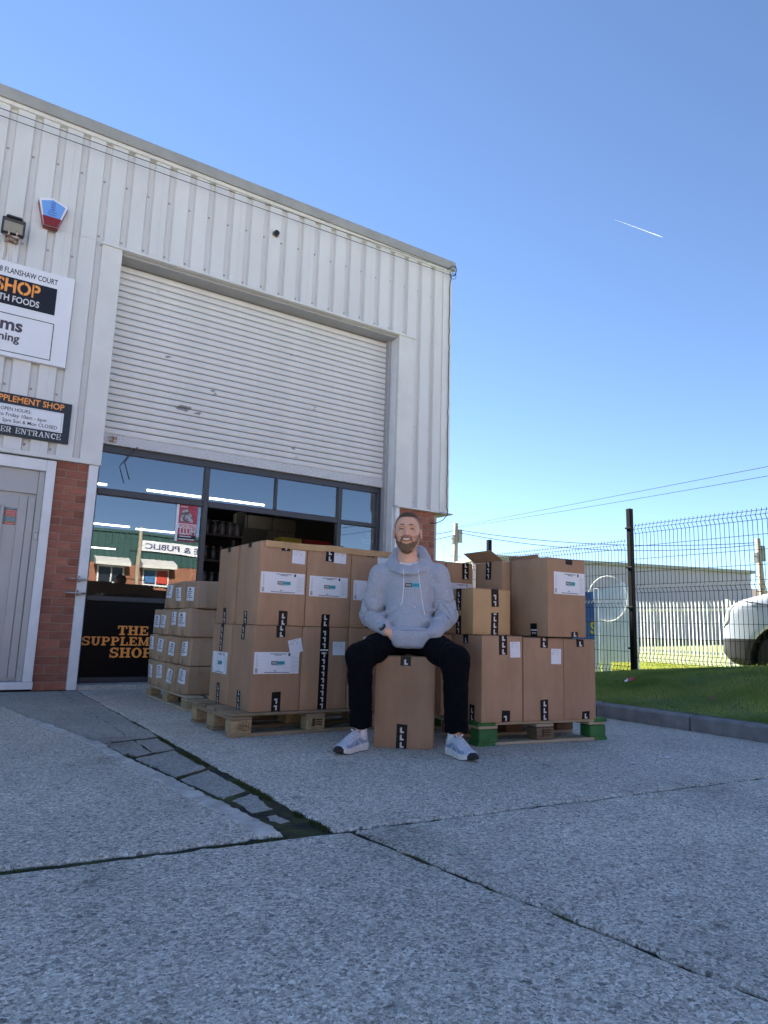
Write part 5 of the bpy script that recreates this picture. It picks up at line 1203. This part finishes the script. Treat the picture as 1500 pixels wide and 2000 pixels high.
for hp, tp, an in (((-.214, -.247), (-.352, -.497), ANL), ((.270, -.262), (.412, -.500), ANR)):
    hp = np.array(hp); tp = np.array(tp); dv = (tp-hp)/np.linalg.norm(tp-hp); nv = np.array([-dv[1], dv[0]])
    xf = lambda V, hp=hp, dv=dv, nv=nv: np.concatenate([hp+V[:, :1]*dv+V[:, 1:2]*nv, V[:, 2:]], 1)
    U = netobj('shoe', upper, (-.01, -.06, .015), (.30, .06, .13), .0032, [SHU, SHO, RUB], PE, xf=xf, matfn=shmat)
    netobj('sole', sole, (-.01, -.06, -.004), (.305, .06, .055), .0032, [SOL, RUB], U, xf=xf, matfn=lambda c: ((c[:, 0] > .262) | (c[:, 2] < .004)).astype(int))
    mb = MB(); tz = lambda x: np.interp(x, [.09, .13, .17, .21], [.108, .105, .087, .068])
    for k in range(5):
        x = .110+k*.021
        for s in (-1, 1): mb.tube([tuple(xf(np.array([[x+.008*t*s, -.022+.044*(t+1)/2, tz(x)+.003-.012*abs(t)**2]]))[0]) for t in (-1, -.5, 0, .5, 1)], .0024, 5)
    for s in (-1, 1): mb.tube([tuple(xf(np.array([[.108+.018*math.sin(t)*.7, s*(.006+.020*math.sin(t)), .112+.016*math.sin(t*2*.5)-.010*t/3]]))[0]) for t in np.linspace(0, 3.1, 9)], .0028, 5)
    obj('lace', mb, SOCK, U, local=True, smooth=True)
    ax, ay = (hp+dv*.054); mb = MB(); mb.tube([(ax, ay, .06), (ax, ay, .10), (ax*.7+an[0]*.3, ay*.7+an[1]*.3, .135), (an[0]*.6+ax*.4, an[1]*.6+ay*.4, .19)], [.031, .034, .037, .040], 14); obj('sock', mb, SOCK, PE, local=True, smooth=True)
# ---- watch on his right wrist
wv = np.array(WRL); vv = np.array(WRL)-np.array(ELL); vv = vv/np.linalg.norm(vv)
c = wv-vv*.012; Z_ = Vector(vv); up = Vector((-.25, -.95, .25)); up = (up-Z_*up.dot(Z_)).normalized(); sx = Z_.cross(up)
ring = [Vector(c)+up*.031*math.cos(a)+sx*.031*math.sin(a) for a in np.linspace(0, 6.2832, 21)]
mb = MB()
for dz in (-.008, -.003, .003, .008): mb.tube([p+Z_*dz for p in ring], .0042, 6)
Wt = obj('watch', mb, BLK, PE, local=True, smooth=True)
Mw = Matrix.Translation(Vector(c)+up*.034) @ Matrix((sx, Z_, up)).transposed().to_4x4()
obj('watch_case', MB().lathe([(.018,-.004),(.0245,-.002),(.0245,.007),(.021,.010),(.018,.010)], 20, 0, Mw), BLK, Wt, local=True, smooth=False)
obj('watch_face', MB().lathe([(.0005,.0098),(.0178,.0102),(.0178,.0107),(.0005,.0108)], 20, 0, Mw), mat('watch_face', (.16, .24, .24), .25), Wt, local=True)
# ================================================================== FENCES, VAN, FAR BUILDINGS
XF = 7.2
Fe = thing('mesh_fence', 'black welded mesh fence with folded top along the grass verge', 'fence', (XF, 5.5, .25))
posts = [(2.84, .34, 2.42), (5.492, .20, 2.285), (8.14, .10, 2.13), (10.8, .05, 2.05)]
for y, z0, z1 in posts:
    obj('post', MB().cbox(XF-.035, XF+.035, y-.03, y+.03, z0, z1, .005), BLKM, Fe); mb = MB()
    for z in np.linspace(z0+.35, z1-.25, 4): obj('clamp', MB().cbox(XF-.045, XF-.0355, y-.045, y+.045, z-.012, z+.012, .003), BLKM, Fe)
def meshpanel(y0, y1, z0, z1):
    mb = MB(); H = z1-z0; r = .0031
    vf = [0.045, .5*H+.03, H-.075]           # fold centres
    def off(z):
        for v in vf:
            if abs(z-v) < .05: return -.032*(1-abs(z-v)/.05)
        return 0
    zs = sorted(set([0, H+.0]+[q for v in vf for q in (v-.05, v, v+.05)]))
    zs = [max(-.005, q) for q in zs if q <= H+.03]
    y = y0+.05
    while y < y1-.03:
        for a, b in zip(zs[:-1], zs[1:]):
            if b-a > .004: mb.tube([(XF+off(a), y, z0+a), (XF+off(b), y, z0+b)], r, 4, cap=False)
        y += .0525
    lv = [v+s for v in vf for s in (-.05, 0, .05)]
    for a, b in zip(vf[:-1], vf[1:]):
        n = 4; lv += [a+.05+(b-a-.1)*k/n for k in range(1, n)]
    for v in lv: mb.tube([(XF+off(v)-.004, y0+.03, z0+v), (XF+off(v)-.004, y1-.03, z0+v)], r*1.15, 4)
    obj('mesh_panel', mb, BLKM, Fe)
meshpanel(2.84, 5.46, .40, 2.085); meshpanel(5.525, 8.11, .235, 1.905); meshpanel(8.17, 10.77, .12, 1.80)
# palisade
XP = 17.; Pf = thing('palisade_fence', 'pale galvanised palisade fence beyond the mesh fence', 'fence', (XP, 11, 0)); GALV = mat('galvanised', (.68, .70, .67), .5, 0, var=.12, vs=3)
q = MB(); q.prism([(-.021,0),(.021,0),(.021,1.62),(.010,1.74),(0,1.66),(-.010,1.74),(-.021,1.62)], -.004, .004, lambda u, v, d: (d-.02*max(0, v-1.6)*3-.010*(abs(u) < .02), u, v)); pm = None
for k in range(64):
    y = 7.4+k*.108; z = float(terr(XP, y))-.06+.02*math.sin(y)
    o = obj('pale', q if pm is None else None, GALV, Pf, loc=(XP, y, z), me=pm); pm = o.data
for z in (.30, 1.42): obj('rail', MB().box(XP+.006, XP+.05, 7.3, 14.3, z-.03, z+.03), GALV, Pf)
for y in (7.3, 10.1, 13.0): obj('post', MB().box(XP+.06, XP+.14, y, y+.07, -.1, 1.7), GALV, Pf)
# board with hoop, banner, slim post, stone
Wb = thing('white_board', 'white slanted board on a leg behind the mesh fence, with a round hoop', 'board', (9.0, 7.2, .08)); BOARD = mat('board_white', (.52, .60, .72), .6, var=.08, vs=4)
obj('panel', MB().prism([(6.93,.30),(7.60,.27),(7.66,1.33),(7.06,1.53),(6.96,1.42)], 0, .04, lambda u, v, d: (9.0+d, u, v)), BOARD, Wb)
obj('leg', MB().cbox(9.005, 9.035, 7.30, 7.44, .02, .30, .005), BOARD, Wb)
mb = MB(); mb.tube([(8.965, 7.30+.33*math.cos(a), 1.27+.36*math.sin(a)) for a in np.linspace(0, 6.2832, 33)], .008, 6); obj('hoop', mb, GALV, Wb, smooth=True)
Bn = thing('banner_frame', 'narrow blue banner in a white frame by the mesh fence', 'banner', (8.2, 6.95, .08))
obj('banner', MB().box(8.20, 8.215, 6.93, 7.30, .10, 1.33), mat('banner_blue', (.05, .14, .36), .5), Bn); obj('frame', MB().cbox(8.185, 8.22, 6.86, 6.929, .08, 1.38, .004), BOARD, Bn)
mb = MB(); mb.text('S', .16, 6.955, .72, lambda u, v, d: (8.199-d, 14.0-u, v) if False else (8.199-d, 13.96-u, v), 0, 0, .03, 'L'); obj('print', mb, mat('banner_yellow', (.7, .55, .03), .5), Bn); obj('print_line', MB().rect(6.93, 7.1, .60, .622, lambda u, v, d: (8.199-d, u, v), 0), PRW, Bn)
Wb.rotation_euler = (0, 0, rad(13)); Bn.rotation_euler = (0, 0, rad(13))
tag(obj('slim_post', MB().cbox(8.0, 8.035, 6.04, 6.075, .05, 1.16, .004), BOARD), 'slim pale post just behind the black fence post', 'post')
tag(netobj('boulder', lambda X, Y, Z: ell(X, Y, Z, (0,0,0), (.22, .16, .10))+.012*vnoise(X, Y, Z, 22, 2), (-.25,-.2,-.12), (.25,.2,.12), .02, KERB, loc=(6.55, 5.95, .26)), 'smooth grey stone in the grass by the fence', 'stone')
# van
VG = .10; VY = 5.0; VX = 8.27
VAN = thing('parked_van', 'silver white van with black bumper parked beyond the mesh fence', 'van', (VX+1.6, VY+.42-2.4, VG), rad(-78)); VP = mat('van_paint', (.44, .50, .60), .25, 0); VP.node_tree.nodes['Principled BSDF'].inputs['Coat Weight'].default_value = .6
VBL = mat('van_plastic', (.018, .022, .026), .5); VGL = mat('van_glass', (.02, .025, .03), .08)
side = [(.00,.42),(.02,.70),(.10,.98),(.30,1.10),(1.02,1.28),(1.75,2.05),(2.1,2.25),(5.0,2.28),(5.15,2.1),(5.18,.45),(5.0,.28),(.35,.24),(.12,.30)]
def poly2(X, Z, P):
    x = X+0*Z; z = Z+0*X; d = np.full(x.shape, 1e9); s = np.ones(x.shape); n = len(P)
    for i in range(n):
        ax, az = P[i]; bx, bz = P[i-1]; ex, ez = bx-ax, bz-az; wx, wz = x-ax, z-az
        t = np.clip((wx*ex+wz*ez)/(ex*ex+ez*ez), 0, 1); d = np.minimum(d, (wx-ex*t)**2+(wz-ez*t)**2)
        c1 = z >= az; c2 = z < bz; c3 = ex*wz > ez*wx; f = (c1 & c2 & c3) | (~c1 & ~c2 & ~c3); s = np.where(f, -s, s)
    return s*np.sqrt(d)
WH = [(.80, .36), (3.95, .36)]
def carbody(X, Y, Z, P, hw, wheels, rw, taper=.16, zt=1.0, nose=.14):
    d2 = poly2(X, Z, P); x = X+0*Y+0*Z; w_ = hw-taper*np.clip((Z-zt)/1.2, 0, 1)-nose*np.exp(-np.maximum(0, x)/.22)
    d = smax(d2+0*Y, np.abs(Y)-w_, .10)
    for wx, wz in wheels: d = smax(d, -np.maximum(np.sqrt((X-wx)**2+(Z-wz)**2)-rw, -(np.abs(Y)-hw+.28)), .02)
    return d
vb = lambda X, Y, Z: carbody(X, Y, Z, side, .95, WH, .42)
def vmat(c):
    x, y, z = c.T; m_ = np.zeros(len(c), int); m_[(z < .60) & (x < .45)] = 1; m_[z < .40] = 1
    wl = np.hypot(x-.8, z-.36); m_[(wl < .425)] = 1; m_[np.hypot(x-3.95, z-.36) < .425] = 1
    m_[(np.abs(z-.515) < .012) & (x < .30)] = 0; return m_
netobj('body', vb, (-.05, -1.0, .2), (5.25, 1.0, 2.35), .03, [VP, VBL], VAN, matfn=vmat, loc=(-2.4, 0, 0))
obj('side_trim', MB().cbox(1.35, 3.45, -.965, -.935, .62, .72, .01), VBL, VAN, loc=(-2.4, 0, 0), local=True)
for q_ in ([(.36,-.93,1.07),(.9,-.955,.98),(1.25,-.955,.97)], [(1.28,-.957,.5),(1.26,-.957,.95),(1.30,-.945,1.30)], [(.42,-.92,.62),(.30,-.86,.63),(.10,-.72,.64)]): obj('panel_gap', MB().tube(q_, .008, 5), VBL, VAN, loc=(-2.4, 0, 0), local=True)
for s_ in (-1, 1): netobj('headlight', lambda X, Y, Z: smax(smax(vb(X, Y, Z)-.012, np.abs(s_*Y-.72)-.16, .02), poly2(X, Z, [(.02,.72),(.05,.98),(.30,1.09),(.36,1.04),(.12,.80)])+0*Y, .01), (-.02, -1, .7), (.42, 1, 1.12), .014, mat('headlight_glass', (.35, .42, .42), .1), VAN, loc=(-2.4, 0, 0))
netobj('window', lambda X, Y, Z: smax(vb(X, Y, Z)-.010, poly2(X, Z, [(1.12,1.36),(1.74,1.97),(2.55,2.0),(2.55,1.36)])+0*Y, .01), (1.0, -1, 1.3), (2.65, 1, 2.1), .03, VGL, VAN, loc=(-2.4, 0, 0))
tym = MB(); tym.lathe([(.20,-.09),(.33,-.095),(.355,-.07),(.36,0),(.355,.07),(.33,.095),(.20,.09)], 28, 0, Matrix.Rotation(rad(90), 4, 'X'))
rim = MB(); rim.lathe([(.03,.0),(.10,.02),(.16,.035),(.20,.085),(.215,.09),(.215,.06)], 24, 0, Matrix.Rotation(rad(90), 4, 'X'))
for k in range(7):
    a = k*2*math.pi/7; rim.cbox(.05, .20, -.075, -.045, -.018, .018, .004, 0, Matrix.Rotation(a, 4, 'Y'))
RIM = mat('wheel_rim', (.22, .22, .225), .4, .6); TYR = mat('tyre', (.012, .012, .012), .8)
for wx, wz in WH:
    for s in (-1, 1):
        W_ = obj('wheel', tym, TYR, VAN, loc=(wx-2.4, s*.80, wz), local=True, smooth=True, rz=0 if s < 0 else math.pi); obj('rim', rim, RIM, W_, local=True)
# far grey unit and the brown roofed one, poles, wires
def farbox(name, label, cx, cy, ang, L, D, H, zb, M, Mroof, rise=.9, lit=None):
    T = thing(name, label, 'building', (cx, cy, zb), ang); n = int(L/.5); P = []
    for k in range(n): P += [(k*L/n, 0), (k*L/n+.35*L/n*1.0, 0), (k*L/n+.42*L/n, .015), (k*L/n+.9*L/n, .015)]
    P = [(u, -.05+d) for u, d in P]+[(L, 0), (L, D), (0, D)]
    obj('wall', MB().prism(P, 0, H, lambda u, v, d: (u, v, d)), M, T, local=True)
    ribs = MB(); m_ = int(D/.8)
    for k in range(m_): ribs.box(-.06, -.002, k*D/m_, k*D/m_+.25, 0, H-.05)
    obj('side_cladding', ribs, M, T, local=True)
    obj('roof', MB().prism([(-.25,H),(D+.25,H),(D+.25,H+.12),(D/2,H+rise),(-.25,H+.16)], -.12, L+.12, lambda u, v, d: (d, u, v)), Mroof, T, local=True); return T
FW = mat('far_cladding', (.42, .40, .45), .6, var=.04, vs=.3); FR_ = mat('far_roof', (.33, .34, .28), .7); BR = mat('brown_roof', (.12, .10, .085), .8)
farbox('warehouse', 'long grey corrugated warehouse beyond the palisade fence', 22.0, 25.0, rad(-17.5), 15.4, 22, 3.62, .55, FW, FR_, .12)
far2 = farbox('far_building', 'low building with a dark brown roof beyond the parked van', 37.5, 19.5, rad(-10), 14, 9, 1.7, .5, FW, BR, 1.5)
POLE = mat('pole_wood', (.30, .25, .18), .9, col2=(.42, .36, .27), vs=4, stretch=(6, 6, .6), bump=.3)
def pole(label, x, y, z0, z1, lean=(0, 0), thin=0):
    T = thing('utility_pole', label, 'pole', (x, y, z0)); L = z1-z0
    obj('shaft', MB().tube([(0,0,0),(lean[0],lean[1],L)], [.17-.09*thin,.12-.06*thin], 10), POLE, T, local=True, smooth=True)
    for z in (L-.9, L-1.9, L-2.6):
        if z > 0: obj('step', MB().box(-.32+lean[0], .32+lean[0], -.02, .02, z, z+.03), BLKM, T, local=True)
    if thin: return T
    obj('transformer_box', MB().cbox(.08+lean[0], .34+lean[0], -.18, .12, L-1.1, L-.35, .02).cbox(-.24+lean[0], -.12+lean[0], -.1, .1, L-1.2, L-.7, .02), mat('pole_box', (.22, .22, .21), .6), T, local=True); return T
pole('wooden utility pole with boxes near its top, beside the grey warehouse', 24.05, 30, 0, 6.65); pole('leaning wooden utility pole behind the parked van', 33.6, 18.0, .3, 5.55, (-.35, 0))
def wire(pts, label, r=.016): return tag(obj('overhead_wire', MB().tube(pts, r, 5), BLKM), label, 'wire')
wire(sag((24.05,30,6.45),(17.33,9,5.05),.0)+sag((17.33,9,5.05),(11.5,-9,4.3),.1)[1:], 'upper overhead wire from the far pole across the sky', .0075); wire(sag((24.05,30,6.40),(17.30,9,4.80),.05)+sag((17.30,9,4.80),(11.5,-9,4.0),.1)[1:], 'lower overhead wire from the far pole across the sky', .0075)
wire(sag((24.05,30,6.30),(33.25,18,5.35),.45), 'upper sagging wire between the two utility poles'); wire(sag((24.05,30,6.15),(33.25,18,5.25),.62), 'lower sagging wire between the two utility poles')
wire(sag((24.05,30,6.25),(13,24,4.5),.3), 'upper wire from the pole to the unit roof'); wire(sag((24.05,30,6.0),(13,24,4.1),.3), 'lower wire from the pole to the unit roof')
# contrail, high up
a = Vector((.6715,.5215,.5264))*1800; b = Vector((.7180,.4846,.4996))*1800
CT = bpy.data.materials.new('contrail_vapour'); CT.use_nodes = True; t = CT.node_tree; bb = t.nodes['Principled BSDF']; bb.inputs['Base Color'].default_value = (.9,.9,.9,1); bb.inputs['Roughness'].default_value = 1; bb.inputs['Alpha'].default_value = .6; bb.inputs['Subsurface Weight'].default_value = 0
mb = MB(); mb.tube([a+(b-a)*k/10 for k in range(11)], [.12+.75*min(1, k/9) if k < 10 else .2 for k in range(11)], 6)
tag(obj('contrail', mb, CT), 'thin white contrail in the clear blue sky', 'contrail')
# ------------------------------------------------------------------ across the yard, behind the camera (seen in the windows)
OY = -18.3
OB = thing('workshop', 'brick workshop with green cladding and a white sign, across the yard', 'building', (10, OY, 0)); OBR = mat('orange_brick', (.27, .12, .075), .9, var=.25, vs=12); OGR = mat('green_cladding', (.02, .07, .065), .5)
obj('brick_wall', MB().box(-12, 34, OY-8, OY, 0, 3.5), OBR, OB)
P = []
for k in range(153): P += [(-12+k*.3, OY+.02), (-12+k*.3+.18, OY+.02), (-12+k*.3+.2, OY+.06), (-12+k*.3+.28, OY+.06)]
mb = MB(); n = len(P); mb.add([(x, y, 3.35) for x, y in P]+[(x, y, 4.75) for x, y in P], [(i, n+i, n+i+1, i+1) for i in range(n-1)]); obj('cladding', mb, OGR, OB)
obj('roof', MB().box(-12.2, 34.2, OY-8.2, OY+.1, 4.76, 4.9), OGR, OB)
def ow(x0, x1, z0, z1):
    f_ = obj('window', MB().box(x0, x1, OY+.01, OY+.03, z0, z1), VGL, OB); mb = MB()
    for a in ((x0,x0+.07,z0,z1),(x1-.07,x1,z0,z1),(x0+.07,x1-.07,z0,z0+.08),(x0+.07,x1-.07,z1-.07,z1),((x0+x1)/2-.03,(x0+x1)/2+.03,z0+.08,z1-.07)): mb.box(a[0], a[1], OY+.031, OY+.08, a[2], a[3])
    obj('frame', mb, WHITE, f_); obj('hood', MB().prism([(OY,z1+.02),(OY+.6,z1-.0),(OY+.6,z1+.2),(OY,z1+.45)], x0-.15, x1+.2, lambda u, v, d: (d, u, v)), TRIM, f_)
for x in (-2.2, 1.8, 5.95, 8.05, 13, 17): ow(x, x+1.25, 2.35, 3.2)
Sg = thing('workshop_sign', 'long white sign reading trade and public on green cladding', 'sign', (9.5, OY+.1, 4.0)); obj('board', MB().box(7.9, 12.6, OY+.07, OY+.12, 3.98, 4.48), SIGNW, Sg)
# the board faces +Y: text runs towards -X
mb = MB(); mb.text('TRADE & PUBLIC', .27, -12.0, 4.09, lambda u, v, d: (-u, OY+.121+d, v), .002, 0, .02, 'L', 3.95); obj('lettering', mb, mat('sign_navy', (.02, .03, .12), .5), Sg)
ps = MB(); fr2 = lambda u, v, d: (-u, OY+.09+d, v); ps.rect(-8.65, -8.15, 2.5, 3.1, fr2, 0, 0); ps.rect(-9.25, -8.70, 2.5, 3.1, fr2, 0, 1); tag(obj('window_poster', ps, [mat('stick_blue', (.04,.14,.32), .5), mat('stick_red', (.48,.05,.03), .5)]), 'blue and red posters in the workshop window', 'poster')
cp = [(0,.35),(.02,.62),(.25,.82),(1.1,.98),(1.75,1.45),(2.1,1.52),(3.3,1.50),(4.05,1.02),(4.25,.9),(4.3,.4),(4.1,.25),(.2,.25)]
CAR = thing('red_car', 'red hatchback parked across the yard', 'car', (7.0, -4.6, -.06)); cw = [(.82,.31),(3.45,.31)]
RC = mat('car_red', (.35,.012,.015), .25); cb = lambda X, Y, Z: carbody(X, Y, Z, cp, .86, cw, .36, .18, .9, .1)
netobj('body', cb, (-.05,-.9,.2), (4.35,.9,1.6), .035, [RC, VBL], CAR, loc=(-2.2, 0, 0)); netobj('window', lambda X, Y, Z: smax(cb(X, Y, Z)-.012, poly2(X, Z, [(1.22,1.0),(1.78,1.42),(3.25,1.42),(3.75,1.02)])+0*Y, .01), (1.1,-.9,.95), (3.9,.9,1.5), .035, VGL, CAR, loc=(-2.2, 0, 0))
for wx, wz in cw:
    for s in (-1, 1): W_ = obj('wheel', tym, TYR, CAR, loc=(wx-2.2, s*.70, wz+.04), local=True, smooth=True, rz=0 if s < 0 else math.pi); obj('rim', rim, RIM, W_, local=True)
pole('dark wooden pole in front of the brick workshop', 5.8, -9.5, -.06, 4.0, thin=1)
for o in bpy.data.objects:
    if 'dims' in o.keys(): del o['dims']
